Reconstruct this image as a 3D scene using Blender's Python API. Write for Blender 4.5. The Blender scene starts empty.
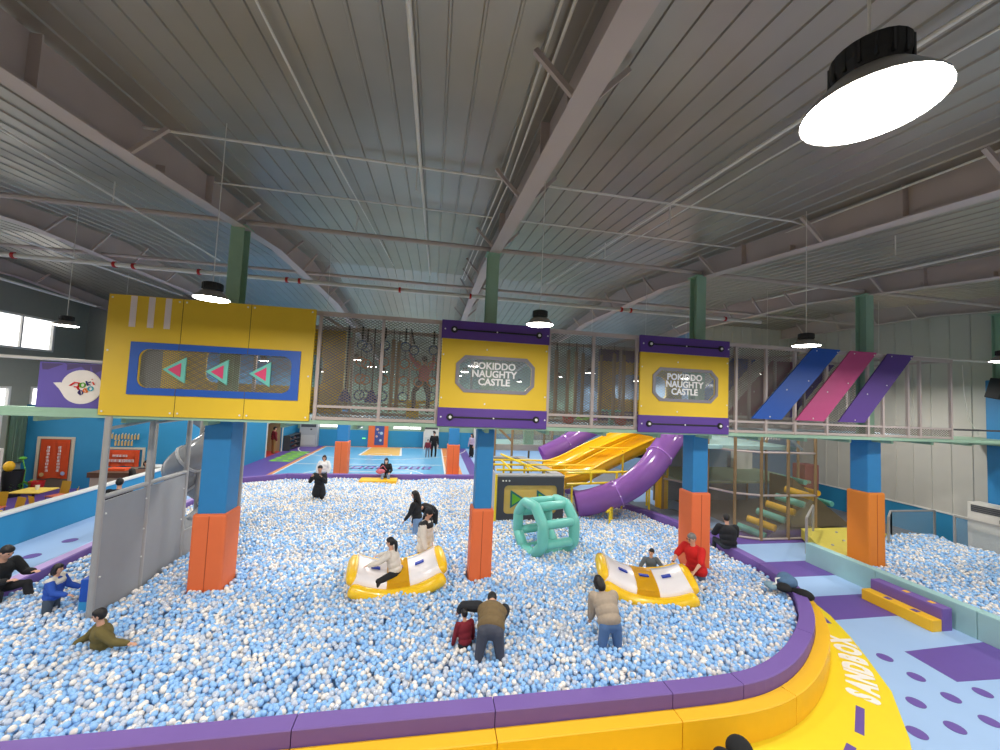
import bpy, bmesh, math, random
from mathutils import Vector, Matrix, Quaternion
import numpy as np
S = bpy.context.scene
COL = S.collection
PI = math.pi
# ---------------- camera, world, exposure, room lamps ----------------
cam = bpy.data.cameras.new('camera'); cam_ob = bpy.data.objects.new('camera', cam); COL.objects.link(cam_ob)
F_PX, YAW, PITCH, ROLL = 380.0, 0.17422, 0.05318, 0.04459
cam.sensor_width = 36; cam.lens = F_PX/1000*36; cam.clip_end = 200; cam.clip_start = .05
fw = Vector((math.sin(YAW)*math.cos(PITCH), math.cos(YAW)*math.cos(PITCH), math.sin(PITCH)))
rt = Vector((math.cos(YAW), -math.sin(YAW), 0)); up = rt.cross(fw)
r2 = rt*math.cos(ROLL)+up*math.sin(ROLL); u2 = up*math.cos(ROLL)-rt*math.sin(ROLL)
cam_ob.matrix_world = Matrix((( r2.x, u2.x, -fw.x, 0), (r2.y, u2.y, -fw.y, 0), (r2.z, u2.z, -fw.z, 4.5), (0, 0, 0, 1)))
S.camera = cam_ob
S.view_settings.view_transform = 'Standard'; S.view_settings.look = 'None'
S.view_settings.gamma = 1; S.view_settings.use_curve_mapping = False
S.view_settings.exposure = 0.0
W = bpy.data.worlds.new('daylight'); S.world = W; W.use_nodes = True
bg = W.node_tree.nodes['Background']; bg.inputs[0].default_value = (1, .98, .95, 1); bg.inputs[1].default_value = 3.0
LAMP_W = 95        # watts of each high bay lamp
DISC_E = 30        # emission of its lens
LX = [-17, -12.5, -7.8, -2.95, 1.57, 6.57, 11.05, 15.7]
LY = [-3.5, 1.06, 5.6, 11.0, 15.2, 19.3, 23.9, 28.5]
LAMP_Z = 5.6

# ---------------- helpers ----------------
def lin(c):
    c /= 255.
    return c/12.92 if c <= .04045 else ((c+.055)/1.055)**2.4
MATS = {}
def M(name, rgb, rough=.5, metal=0., var=.06, scale=6., bump=0., emis=0., alpha=1., spec=.5, coat=0., trans=0.):
    if name in MATS: return MATS[name]
    m = bpy.data.materials.new(name); m.use_nodes = True; nt = m.node_tree
    p = nt.nodes['Principled BSDF']; c = tuple(lin(v) for v in rgb)
    p.inputs['Roughness'].default_value = rough; p.inputs['Metallic'].default_value = metal
    p.inputs['Specular IOR Level'].default_value = spec; p.inputs['Alpha'].default_value = alpha
    p.inputs['Coat Weight'].default_value = coat; p.inputs['Transmission Weight'].default_value = trans
    tc = nt.nodes.new('ShaderNodeTexCoord'); no = nt.nodes.new('ShaderNodeTexNoise')
    no.inputs['Scale'].default_value = scale; no.inputs['Detail'].default_value = 3
    nt.links.new(tc.outputs['Object'], no.inputs['Vector'])
    mx = nt.nodes.new('ShaderNodeMix'); mx.data_type = 'RGBA'
    mx.inputs['A'].default_value = tuple(v*(1-var) for v in c)+(1,)
    mx.inputs['B'].default_value = tuple(min(1, v*(1+var)) for v in c)+(1,)
    nt.links.new(no.outputs['Fac'], mx.inputs['Factor']); nt.links.new(mx.outputs['Result'], p.inputs['Base Color'])
    if bump:
        b = nt.nodes.new('ShaderNodeBump'); b.inputs['Strength'].default_value = bump; b.inputs['Distance'].default_value = .01
        nt.links.new(no.outputs['Fac'], b.inputs['Height']); nt.links.new(b.outputs['Normal'], p.inputs['Normal'])
    if emis:
        p.inputs['Emission Color'].default_value = c+(1,); p.inputs['Emission Strength'].default_value = emis
    MATS[name] = m
    return m

class MB:
    """collects shapes in world coordinates; build() links them as one mesh object"""
    def __init__(s): s.bm = bmesh.new(); s.mi = 0
    def _add(s, vs, fs):
        v = [s.bm.verts.new(p) for p in vs]
        for f in fs:
            try:
                q = s.bm.faces.new([v[i] for i in f]); q.material_index = s.mi
            except ValueError: pass
        return v
    def mat(s, i): s.mi = i; return s
    def box(s, x0, x1, y0, y1, z0, z1, rot=None, bev=0):
        c = Vector(((x0+x1)/2, (y0+y1)/2, (z0+z1)/2)); h = Vector((abs(x1-x0)/2, abs(y1-y0)/2, abs(z1-z0)/2))
        b = min(bev, min(h)*.9)
        R_ = rot if rot else Matrix.Identity(3)
        if b <= 0:
            vs = [c+R_@Vector((sx*h.x, sy*h.y, sz*h.z)) for sz in (-1, 1) for sy in (-1, 1) for sx in (-1, 1)]
            s._add(vs, [(0, 2, 3, 1), (4, 5, 7, 6), (0, 1, 5, 4), (2, 6, 7, 3), (0, 4, 6, 2), (1, 3, 7, 5)]); return s
        bm2 = bmesh.new(); bmesh.ops.create_cube(bm2, size=1)
        for v in bm2.verts: v.co = Vector((v.co.x*2*h.x, v.co.y*2*h.y, v.co.z*2*h.z))
        bmesh.ops.bevel(bm2, geom=bm2.edges[:], offset=b, segments=2, profile=.6, affect='EDGES')
        bm2.verts.index_update()
        s._add([c+R_@v.co for v in bm2.verts], [[v.index for v in f.verts] for f in bm2.faces]); bm2.free(); return s
    def tube(s, pts, r, n=10, closed=False, caps=True, flat=1.):
        pts = [Vector(p) for p in pts]; k = len(pts)
        rs = r if isinstance(r, (list, tuple)) else [r]*k
        rings = []; up_ = None
        for i, p in enumerate(pts):
            if closed: t = (pts[(i+1) % k]-pts[i-1])
            else: t = pts[min(i+1, k-1)]-pts[max(i-1, 0)]
            t = t.normalized() if t.length > 1e-9 else Vector((0, 0, 1))
            if up_ is None:
                up_ = Vector((0, 0, 1)) if abs(t.z) < .9 else Vector((1, 0, 0))
            a = up_.cross(t)
            if a.length < 1e-6: a = Vector((1, 0, 0)).cross(t)
            a.normalize(); b = t.cross(a); up_ = b
            rings.append([p+(a*math.cos(2*PI*j/n)+b*math.sin(2*PI*j/n)*flat)*rs[i] for j in range(n)])
        vs = [v for q in rings for v in q]; fs = []
        for i in range(k if closed else k-1):
            i2 = (i+1) % k
            for j in range(n):
                fs.append((i*n+j, i*n+(j+1) % n, i2*n+(j+1) % n, i2*n+j))
        if not closed and caps:
            fs.append(tuple(reversed(range(n)))); fs.append(tuple((k-1)*n+j for j in range(n)))
        s._add(vs, fs); return s
    def bar(s, a, b, w, h=None):
        """square section bar from a to b"""
        a = Vector(a); b = Vector(b); t = (b-a).normalized(); h = h or w
        u = Vector((0, 0, 1)) if abs(t.z) < .95 else Vector((0, 1, 0))
        x = t.cross(u).normalized(); y = x.cross(t)
        vs = [p+x*sx*w/2+y*sy*h/2 for p in (a, b) for sx, sy in ((-1, -1), (1, -1), (1, 1), (-1, 1))]
        s._add(vs, [(0, 1, 2, 3), (7, 6, 5, 4), (0, 4, 5, 1), (1, 5, 6, 2), (2, 6, 7, 3), (3, 7, 4, 0)]); return s
    def prism(s, poly, d, o=None, holes=None):
        """poly: 3D points of a planar polygon, extruded by vector d"""
        P = [Vector(p) for p in poly]; d = Vector(d); n = len(P)
        s._add(P+[p+d for p in P], [tuple(range(n)), tuple(reversed(range(n, 2*n)))]+[(i, i+n, (i+1) % n+n, (i+1) % n) for i in range(n)])
        return s
    def ring(s, outer, inner, d):
        """panel with a hole: outer and inner have equal counts"""
        A = [Vector(p) for p in outer]; B = [Vector(p) for p in inner]; d = Vector(d); n = len(A)
        vs = A+B+[p+d for p in A]+[p+d for p in B]; fs = []
        for i in range(n):
            j = (i+1) % n
            fs += [(i, j, n+j, n+i), (2*n+i, 3*n+i, 3*n+j, 2*n+j), (i, 2*n+i, 2*n+j, j), (n+i, n+j, 3*n+j, 3*n+i)]
        s._add(vs, fs); return s
    def lathe(s, prof, c=(0, 0, 0), n=24, axis='z'):
        c = Vector(c); vs = []; fs = []
        for r, z in prof:
            for j in range(n):
                a = 2*PI*j/n
                v = Vector((r*math.cos(a), r*math.sin(a), z))
                if axis == 'y': v = Vector((v.x, v.z, v.y))
                if axis == 'x': v = Vector((v.z, v.x, v.y))
                vs.append(c+v)
        for i in range(len(prof)-1):
            for j in range(n): fs.append((i*n+j, i*n+(j+1) % n, (i+1)*n+(j+1) % n, (i+1)*n+j))
        s._add(vs, fs); return s
    def ball(s, c, r, sc=(1, 1, 1), rot=None, n=12):
        c = Vector(c); R_ = rot if rot else Matrix.Identity(3); vs = []; fs = []; m = max(6, n*2//3)
        for i in range(1, m):
            th = PI*i/m
            for j in range(n):
                a = 2*PI*j/n
                vs.append(c+R_@Vector((r*sc[0]*math.sin(th)*math.cos(a), r*sc[1]*math.sin(th)*math.sin(a), r*sc[2]*math.cos(th))))
        t = len(vs); vs += [c+R_@Vector((0, 0, r*sc[2])), c+R_@Vector((0, 0, -r*sc[2]))]
        for i in range(m-2):
            for j in range(n): fs.append((i*n+j, (i+1)*n+j, (i+1)*n+(j+1) % n, i*n+(j+1) % n))
        for j in range(n):
            fs.append((t, j, (j+1) % n)); fs.append((t+1, (m-2)*n+(j+1) % n, (m-2)*n+j))
        s._add(vs, fs); return s
    def mesh_from(s, me, mw):
        vs = [mw@v.co for v in me.vertices]
        s._add(vs, [tuple(p.vertices) for p in me.polygons]); return s
    def text(s, txt, origin, xdir, ydir, size, depth=.004, bold=.0, align='CENTER', center=True, squash=1.):
        """letters as real thin solids standing on a plane"""
        cu = bpy.data.curves.new('t', 'FONT'); cu.body = txt; cu.size = size; cu.extrude = depth; cu.offset = bold
        cu.align_x = align; cu.align_y = 'CENTER' if center else 'BOTTOM_BASELINE'; cu.resolution_u = 3; cu.space_line = .85
        ob = bpy.data.objects.new('t', cu); COL.objects.link(ob)
        dg = bpy.context.evaluated_depsgraph_get(); me = bpy.data.meshes.new_from_object(ob.evaluated_get(dg))
        X = Vector(xdir).normalized(); Y = Vector(ydir).normalized(); Z = X.cross(Y)
        mw = Matrix.Translation(Vector(origin)) @ Matrix(((X.x*squash, Y.x, Z.x), (X.y*squash, Y.y, Z.y), (X.z*squash, Y.z, Z.z))).to_4x4()
        s.mesh_from(me, mw); bpy.data.objects.remove(ob); bpy.data.curves.remove(cu); bpy.data.meshes.remove(me)
        return s
    def build(s, name, mats, parent=None, smooth=False, angle=None, label=None):
        s.bm.normal_update()
        bmesh.ops.recalc_face_normals(s.bm, faces=s.bm.faces[:])
        me = bpy.data.meshes.new(name)
        if parent is None:
            xs = [v.co for v in s.bm.verts]
            mn = [min(v[i] for v in xs) for i in range(3)]; mxx = [max(v[i] for v in xs) for i in range(3)]
            org = Vector(((mn[0]+mxx[0])/2, (mn[1]+mxx[1])/2, mn[2]))
        else: org = ORG[parent.name]
        for v in s.bm.verts: v.co -= org
        s.bm.to_mesh(me); s.bm.free()
        if smooth:
            for p in me.polygons: p.use_smooth = True
            if angle: me.set_sharp_from_angle(angle=math.radians(angle))
        for m in (mats if isinstance(mats, (list, tuple)) else [mats]): me.materials.append(m)
        o = bpy.data.objects.new(name, me); COL.objects.link(o)
        if parent is None: o.location = org
        else: o.parent = parent
        ORG[o.name] = org
        if label: o['label'] = label
        return o
ORG = {}
def tag(o, label, cat, group=None, kind=None):
    o['label'] = label; o['category'] = cat
    if group: o['group'] = group
    if kind: o['kind'] = kind
    return o
def thing(name, label, cat, loc, group=None):
    o = bpy.data.objects.new(name, None); COL.objects.link(o); o.location = loc; ORG[o.name] = Vector(loc)
    o.empty_display_size = .2
    return tag(o, label, cat, group)
def struct(o): o['kind'] = 'structure'; return o
def dup(root, loc, label=None, rotz=None):
    r = root.copy(); COL.objects.link(r); r.location = loc; ORG[r.name] = Vector(loc)
    if rotz is not None: r.rotation_euler = (0, 0, rotz)
    if label: r['label'] = label
    for ch in list(root.children):
        c = ch.copy(); COL.objects.link(c); c.parent = r
        for g in list(ch.children):
            d = g.copy(); COL.objects.link(d); d.parent = c
    return r
def V(*a): return Vector(a)
def arc(cx, cy, r, a0, a1, n): return [(cx+r*math.cos(a0+(a1-a0)*i/n), cy+r*math.sin(a0+(a1-a0)*i/n)) for i in range(n+1)]

# ---------------- materials ----------------
def ball_mat(name, rgb, rough, clear=0):
    m = M(name, rgb, rough, 0, .05, 3, spec=.5, coat=.25)
    if clear:
        nt = m.node_tree; p = nt.nodes['Principled BSDF']; out = nt.nodes['Material Output']
        tr = nt.nodes.new('ShaderNodeBsdfTransparent'); mx = nt.nodes.new('ShaderNodeMixShader'); mx.inputs[0].default_value = 1-clear
        nt.links.new(tr.outputs[0], mx.inputs[1]); nt.links.new(p.outputs[0], mx.inputs[2]); nt.links.new(mx.outputs[0], out.inputs[0])
    return m
mBLUE = ball_mat('ball_blue', (152, 199, 246), .28)
mWHT = ball_mat('ball_pearl', (246, 238, 230), .2)
mCLR = ball_mat('ball_clear', (224, 232, 246), .15, .25)
mPURP = M('purple_foam', (118, 90, 164), .55, var=.04, bump=.05)
mPURPF = M('purple_floor', (104, 80, 160), .5, var=.04)
mYELF = M('yellow_floor', (240, 214, 30), .5, var=.03)
mYEL = M('yellow_foam', (246, 190, 36), .5, var=.04, bump=.05)
mYELP = M('yellow_panel', (226, 188, 44), .55, var=.05, scale=3)
mYPIPE = M('yellow_pipe', (236, 204, 36), .35, var=.05)
mLBLUE = M('light_blue_floor', (160, 192, 232), .5, var=.03, scale=2)
mSKY = M('court_blue', (108, 182, 228), .3, var=.04, scale=1.5)
mPADB = M('blue_pad', (44, 128, 186), .5, var=.05, scale=5)
mWALLB = M('blue_wall', (42, 138, 186), .7, var=.04, scale=2)
mPADO = M('orange_pad', (234, 114, 62), .55, var=.04, scale=5)
mPADO2 = M('amber_pad', (226, 130, 40), .55, var=.04, scale=5)
mGREEN = M('pale_green_steel', (150, 184, 160), .5, var=.08)
mGREENW = M('pale_green_wall', (140, 175, 155), .7, var=.05)
mWHITE = M('white_paint', (225, 226, 222), .5, var=.03)
mOFFW = M('off_white_sheet', (196, 194, 186), .55, var=.05, scale=2)
mGREY = M('grey_steel', (172, 170, 168), .45, .3, var=.06)
mGREYP = M('grey_panel', (150, 152, 156), .55, var=.03)
mBEAM = M('greyish_pink_steel', (186, 172, 168), .5, .0, var=.08, scale=2)
mPIPE = M('white_pipe', (226, 222, 216), .45, .1, var=.05)
mBLACK = M('black_plastic', (26, 27, 30), .5, var=.1)
mDARK = M('dark_panel', (66, 68, 74), .6, var=.05)
mMINT = M('mint_vinyl', (112, 196, 182), .3, var=.04, coat=.2)
mMINTF = M('mint_foam', (160, 200, 200), .55, var=.03)
mWOOD = M('brown_wood', (104, 74, 56), .6, var=.2, scale=12)
mBLUEP = M('royal_blue_panel', (24, 84, 176), .5, var=.04)
mPINKP = M('magenta_panel', (196, 72, 130), .5, var=.04)
mPURPD = M('deep_purple_panel', (88, 56, 140), .5, var=.05)
mSLP = M('purple_plastic', (184, 128, 214), .18, var=.04, coat=.4)
mSLY = M('amber_plastic', (246, 192, 28), .22, var=.04, coat=.4)
mTAN = M('tan_post', (150, 124, 88), .6, var=.15, scale=10)
mNETM = M('net_metal', (128, 120, 112), .5, .3, var=.05)
mORNG = M('orange_cloth', (238, 92, 46), .7, var=.05)
mWHTX = M('white_print', (236, 234, 232), .6, var=.02)
mRED = M('red_plastic', (190, 36, 34), .5, var=.05)
mGLASS = None
def glass_mat(name, tint, a, rough=.05):
    m = bpy.data.materials.new(name); m.use_nodes = True; nt = m.node_tree; nt.nodes.remove(nt.nodes['Principled BSDF']); out = nt.nodes['Material Output']
    tr = nt.nodes.new('ShaderNodeBsdfTransparent'); gl = nt.nodes.new('ShaderNodeBsdfPrincipled'); mx = nt.nodes.new('ShaderNodeMixShader')
    no = nt.nodes.new('ShaderNodeTexNoise'); no.inputs['Scale'].default_value = 2.5
    rp = nt.nodes.new('ShaderNodeMapRange'); rp.inputs['To Min'].default_value = a*.85; rp.inputs['To Max'].default_value = a*1.15
    nt.links.new(no.outputs['Fac'], rp.inputs['Value']); nt.links.new(rp.outputs[0], mx.inputs[0])
    gl.inputs['Base Color'].default_value = tuple(lin(v) for v in tint)+(1,); gl.inputs['Roughness'].default_value = rough
    nt.links.new(tr.outputs[0], mx.inputs[1]); nt.links.new(gl.outputs[0], mx.inputs[2]); nt.links.new(mx.outputs[0], out.inputs[0])
    return m
mGLASS = glass_mat('clear_acrylic', (190, 200, 205), .16)
mNETF = glass_mat('fine_tan_net', (160, 148, 126), .32, .9)
mSPIR = glass_mat('smoky_plastic', (150, 152, 156), .82, .15)
mGOLD = glass_mat('gold_acrylic', (232, 196, 96), .8, .25)
# ---------------- roof ----------------
RY = 13.5
def roof_z(y): return 7.55+.088*y if y < RY else 8.738-.095*(y-RY)
def flange0(y): return 7.05+.09*y if y < 10.5 else (7.995 if y < 16.5 else 7.995-.095*(y-16.5))
mROOF = M('zinc_roof_sheet', (176, 170, 160), .37, .75, var=.14, scale=1.2, bump=.1)
b = MB()
X0, X1, YB, YF = -20.4, 18.5, -8.0, 31.5
xs = []; x = X0
prof = []
while x < X1:
    prof += [(x, 0), (x+.26, 0), (x+.27, -.02), (x+.29, -.02), (x+.3, 0)]; x += .3
prof.append((x, 0))
ys = [YB, RY, YF]
vs = [(px, y, roof_z(y)+pz) for y in ys for px, pz in prof]
n = len(prof)
b._add(vs, [(i, i+1, i+1+n, i+n) for k in range(2) for i in range(k*n, k*n+n-1)])
b.box(X0, X1, YB, YB+.02, roof_z(YB), roof_z(YB)+.2)
o = b.build('ceiling', mROOF); struct(o)
flange_z = flange0
# tapered rafters
RX = [-15.0, -9.6, -4.15, 1.27, 6.86, 12.1, 17.4]
rl = ['left of the cafe area', 'second from the left wall, over the half wall', 'over the yellow arrow panel', 'over the middle of the pit, running up to the top edge', 'running to the right above the big lamp', 'right of the third column', 'close to the white right wall']
for i, rx in enumerate(RX):
    flange_z = (lambda y, k=(0, 0, .13, 0, .05, .05, 0)[i]: flange0(y)-k*max(0, min(1, (9-y)/4)))
    t = thing('roof_rafter', 'grey steel roof rafter '+rl[i], 'beam', (rx, 3, 7.3), 'steel roof rafters')
    b = MB(); seg = [YB, 0, 5.2, 10.5, RY, 16.5, YF]
    for a, c in zip(seg[:-1], seg[1:]):
        za, zc = flange_z(a), flange_z(c)
        b._add([(rx-.008, a, za), (rx-.008, c, zc), (rx-.008, c, roof_z(c)-.02), (rx-.008, a, roof_z(a)-.02), (rx+.008, a, za), (rx+.008, c, zc), (rx+.008, c, roof_z(c)-.02), (rx+.008, a, roof_z(a)-.02)],
               [(0, 1, 2, 3), (7, 6, 5, 4), (0, 4, 5, 1), (2, 6, 7, 3)])
    b.build('web', mBEAM, t)
    b = MB()
    for a, c in zip(seg[:-1], seg[1:]):
        b.bar((rx, a, flange_z(a)), (rx, c, flange_z(c)), .25, .022)
    for y in (3.4, 6.2): b.box(rx-.13, rx+.13, y, y+.03, flange_z(y), flange_z(y)+.12)
    b.build('bottom_flange', mBEAM, t)
    for y in (3.3, 5.6, 8.3, 10.9, 12.2, 13.6, 15.2, 17):
        for sd in (-1, 1):
            m = MB(); z0 = flange_z(y)+.01
            m.bar((rx+sd*.1, y, z0), (rx+sd*.48, y+.05, roof_z(y)-.06 if y > 9 else z0+.42), .05)
            m.build('fly_brace', mBEAM, t)
    for y in (4.4, 7.4): MB().box(rx-.12, rx+.12, y, y+.015, flange_z(y), roof_z(y)-.03).build('stiffener_plate', mBEAM, t)
def under(p):
    # keep pipes just below the roof sheet
    x, y, z = p
    k = min(1., 2.97/(z-4.5-.088*y)) if z-4.5-.088*y > 0 else 1.
    return (x*k, y*k, 4.5+(z-4.5)*k) if y < RY else (x, y, min(z, roof_z(y)-.06))
def pipe(pts, r, label, mat=mPIPE, name='roof_pipe', cat='pipe', group=None, clamps=None, n=8):
    pts = [under(p) for p in pts]
    if clamps:
        t = thing(name, label, cat, pts[0], group); MB().tube(pts, r, n).build('pipe_run', mat, t, True, 40)
        for c in clamps:
            MB().tube([V(*c)-V(.028, 0, 0), V(*c)+V(.028, 0, 0)], r*1.35, 8).build('red_clamp', mRED, t)
        return t
    return tag(MB().tube(pts, r, n).build(name, mat, None, True, 40), label, cat, group)
pipe([(-5, 6.4, 8.28), (1.05, 6.4, 8.28)], .018, 'thin white pipe across the roof left of the middle rafter, nearer one')
pipe([(1.6, 6.4, 8.28), (7.0, 6.4, 8.28), (7.6, 6.4, 8.2)], .018, 'thin white pipe across the roof right of the middle rafter, nearer one')
pipe([(-4.45, 7.9, 8.3), (1.1, 7.9, 8.3)], .016, 'thin white pipe across the roof left of the middle rafter, farther one')
pipe([(1.5, 7.9, 8.3), (7.0, 7.9, 8.3)], .016, 'thin white pipe across the roof right of the middle rafter, farther one')
for i in range(6):
    a, c = RX[i]+.06, RX[i+1]-.06
    nm = ['far left', 'left, before the green post', 'between first and middle columns', 'between middle and third columns', 'between third and right columns', 'far right']
    pipe([(a, 8.8, 7.95), (c, 8.8, 7.95)], .055, 'grey round tie beam between column heads, '+nm[i], mBEAM, 'tie_beam', 'beam', 'tie beams')
    pipe([(a, 12.6, 8.05), (c, 12.6, 8.05)], .05, 'rear grey tie beam near the ridge, '+nm[i], mBEAM, 'tie_beam', 'beam', 'rear tie beams')
pipe([(-12, 10.4, 7.2), (10.2, 10.4, 7.2)], .055, 'long white sprinkler main with red clamps under the roof', mPIPE, 'sprinkler_main', 'pipe', None,
     [(q, 10.4, 7.2) for q in (-9.6, -7.6, -7.2, -5.8, -3.8, -3.5, -1, .9, 1.5, 5.4, 5.7, 8.9)])
pipe([(-1.93, .5, 8.0), (-1.8, 6.8, 8.33), (-1.5, 13, 8.68)], .013, 'thin white cable conduit above the left half of the pit')
pipe([(-.43, .5, 8.0), (-.4, 6, 8.27), (-.3, 13.4, 8.6)], .026, 'thicker white conduit running away left of the middle rafter')
pipe([(-4.35, 0, 7.16), (-4.35, 4.38, 7.74), (-4.35, 6.35, 8.0), (-4.35, 12, 8.36)], .022, 'white pipe running along the left rafter', )
pipe([(1.0, 1, 7.8), (1.06, 6, 8.0), (.9, 13, 8.4)], .016, 'first of two white pipes hugging the middle rafter')
pipe([(.9, 1, 7.85), (.96, 6, 8.05), (.8, 13, 8.45)], .014, 'second of two white pipes hugging the middle rafter, farther from it')
pipe([(4.45, 1, 7.9), (4.2, 4, 8.0), (3.4, 11.5, 8.1)], .024, 'thicker white pipe passing behind the big lamp')
pipe([(4.95, 1, 7.9), (4.5, 4.5, 8.0), (3.9, 11, 8.1)], .012, 'thin wire just right of the thicker pipe behind the big lamp')
pipe([(7.6, 2, 8.1), (7.45, 6.4, 8.3), (7.2, 12, 8.5)], .018, 'white pipe beside the rafter right of the big lamp')
pipe([(12.3, 3, 8.1), (11.9, 12.5, 8.5)], .03, 'white pipe beside the right rafter')
pipe([(-10.7, 8, 7.9), (-10.6, 18, 8.1)], .03, 'white pipe on the left over the cafe')
pipe([(-6.2, 2, 7.9), (-6.2, 12, 8.0)], .02, 'white pipe between the two left rafters')
pipe([(-14, 10.9, 7.15), (-12, 10.4, 7.2), (-13.3, 17.5, 7.3)], .04, 'white pipe bending at the left end of the sprinkler main')
for (hx, hy) in ((-.42, 6), (4.0, 6), (-1.8, 8.5), (3.9, 8.4), (-6.2, 8.3), (9, 6)):
    tag(MB().tube([(hx, hy, roof_z(hy)-.02), (hx, hy, roof_z(hy)-.42)], .012, 6).build('pipe_hanger', mPIPE), 'short steel hanger rod under the corrugated roof', 'hanger', 'hanger rods')

# ---------------- walls ----------------
def sheet(name, mats, quads, th=(0, 0, 0)):
    b = MB()
    for q in quads:
        mi, pts = q; b.mat(mi)._add(pts, [tuple(range(len(pts)))])
    o = b.build(name, mats); return struct(o)
def corrug(name, mats, a, c, z0, ztop, pitch=.5, rib=.025, nrm=(0, 1)):
    """sheet metal wall with vertical ribs from a to c (plan points)"""
    b = MB(); a = V(*a, 0); c = V(*c, 0); L = (c-a).length; t = (c-a)/L; nn = V(*nrm, 0); P = []; s = 0
    while s < L:
        P += [a+t*s, a+t*min(L, s+pitch-.05), a+t*min(L, s+pitch-.035)+nn*rib, a+t*min(L, s+pitch-.01)+nn*rib]; s += pitch
    P.append(c)
    vs = [p+V(0, 0, z0) for p in P]+[p+V(0, 0, ztop(p) if callable(ztop) else ztop) for p in P]; k = len(P)
    b._add(vs, [(i, i+1, i+1+k, i+k) for i in range(k-1)])
    return struct(b.build(name, mats))
LW = -15.8; RW = 18.4
corrug('wall_right', mOFFW, (RW, YB), (RW, 16.5), .98, lambda p: roof_z(p.y), .55, -.03, (1, 0))
struct(MB().box(RW-.02, RW+.1, YB, 16.5, 0, 1.0).build('wall_right', mWALLB))
struct(MB().box(RW-.05, RW+.0, YB, 16.5, .97, 1.02).build('trim_1', mWHITE))
corrug('wall_right', mOFFW, (12.4, 16.5), (RW, 16.5), 3.2, lambda p: roof_z(16.5), .55, .03, (0, -1))
struct(MB().box(12.4, RW, 16.45, 16.6, 0, 3.2).build('wall_right', M('slate_blue_wall', (124, 156, 186), .7)))
struct(MB().box(12.35, 12.45, 16.5, YF, 0, 8.2).build('wall_right', M('slate_blue_wall', (124, 156, 186), .7)))
# left wall with window openings
mDULL = M('dull_green_wall', (150, 154, 144), .75, var=.05)
wins = [(15.2, 18.95, 5.5, 6.78), (12.0, 14.6, 5.5, 6.78), (14.4, 17.5, 3.1, 3.97), (18.3, 19.0, 3.2, 3.97), (14.0, 17.3, 1.2, 2.9), (6.0, 11.4, 5.5, 6.78), (0.0, 5.0, 5.5, 6.78)]
def wall_holes(x, y0, y1, z0, ztop, holes, th=.12):
    """vertical wall in the YZ plane made of slabs round the holes"""
    b = MB(); ysx = sorted(set([y0, y1, RY if y0 < RY < y1 else y0]+[h[0] for h in holes]+[h[1] for h in holes]))
    for a, c in zip(ysx[:-1], ysx[1:]):
        hs = sorted([(h[2], h[3]) for h in holes if h[0] <= a and h[1] >= c]); z = z0
        for q0, q1 in hs:
            if q0 > z: b.box(x-th, x, a, c, z, q0)
            z = q1
        za, zc = ztop(a), ztop(c)
        b._add([(x, a, z), (x, c, z), (x, c, zc), (x, a, za), (x-th, a, z), (x-th, c, z), (x-th, c, zc), (x-th, a, za)],
               [(0, 1, 2, 3), (7, 6, 5, 4), (0, 4, 5, 1), (2, 6, 7, 3), (1, 5, 6, 2), (0, 3, 7, 4)])
    return b
struct(wall_holes(LW, YB, 20.5, 0, roof_z, wins).build('wall_left', mDULL))
mPANE = M('bright_window_glass', (235, 240, 255), .1, emis=0)
for i, (a, c, z0, z1) in enumerate(wins):
    w = MB()
    w.ring([(LW+.02, a-.04, z0-.04), (LW+.02, c+.04, z0-.04), (LW+.02, c+.04, z1+.04), (LW+.02, a-.04, z1+.04)], [(LW+.02, a+.04, z0+.04), (LW+.02, c-.04, z0+.04), (LW+.02, c-.04, z1-.04), (LW+.02, a+.04, z1-.04)], (-.1, 0, 0))
    k = max(1, round((c-a)/1.2))
    for j in range(1, k): w.box(LW-.06, LW+.01, a+(c-a)*j/k-.03, a+(c-a)*j/k+.03, z0, z1)
    f = struct(w.build('window_%d' % (i+1), mWHITE))
    MB().box(LW-.05, LW-.045, a, c, z0, z1).build('pane', glass_mat('window_glass', (225, 235, 245), .1), f)
struct(MB().box(LW, -10, 20.5, 20.6, 3.2, 8.2).build('wall_left', mDULL))
struct(MB().box(LW, -9.95, 18.2, 18.3, 0, 3.3).build('wall_left', mWALLB))
struct(MB().box(-10.05, -9.95, 18.2, 25.9, 0, 8.2).box(-10.05, -9.95, 28.4, YF, 0, 8.2).box(-10.05, -9.95, 25.9, 28.4, 2.1, 8.2).build('wall_left', mWALLB))
struct(MB().box(-20.5, -20.4, YB, YF, 0, 8.3).build('wall_left', mDULL)) if False else None
# doorway behind the court's left wall
b = MB().box(-11.6, -10, 25.6, 25.7, 0, 2.3).box(-11.6, -10, 28.5, 28.6, 0, 2.3).box(-11.7, -11.6, 25.6, 28.6, 0, 2.3).box(-11.6, -10, 25.6, 28.6, 2.2, 2.3)
struct(b.build('door_1', M('tan_corridor', (196, 176, 140), .6)))
struct(MB().box(-9.97, -9.92, 25.82, 25.92, 0, 2.15).box(-9.97, -9.92, 28.38, 28.48, 0, 2.15).box(-9.97, -9.92, 25.82, 28.48, 2.1, 2.18).build('trim_2', mWHITE))
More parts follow.
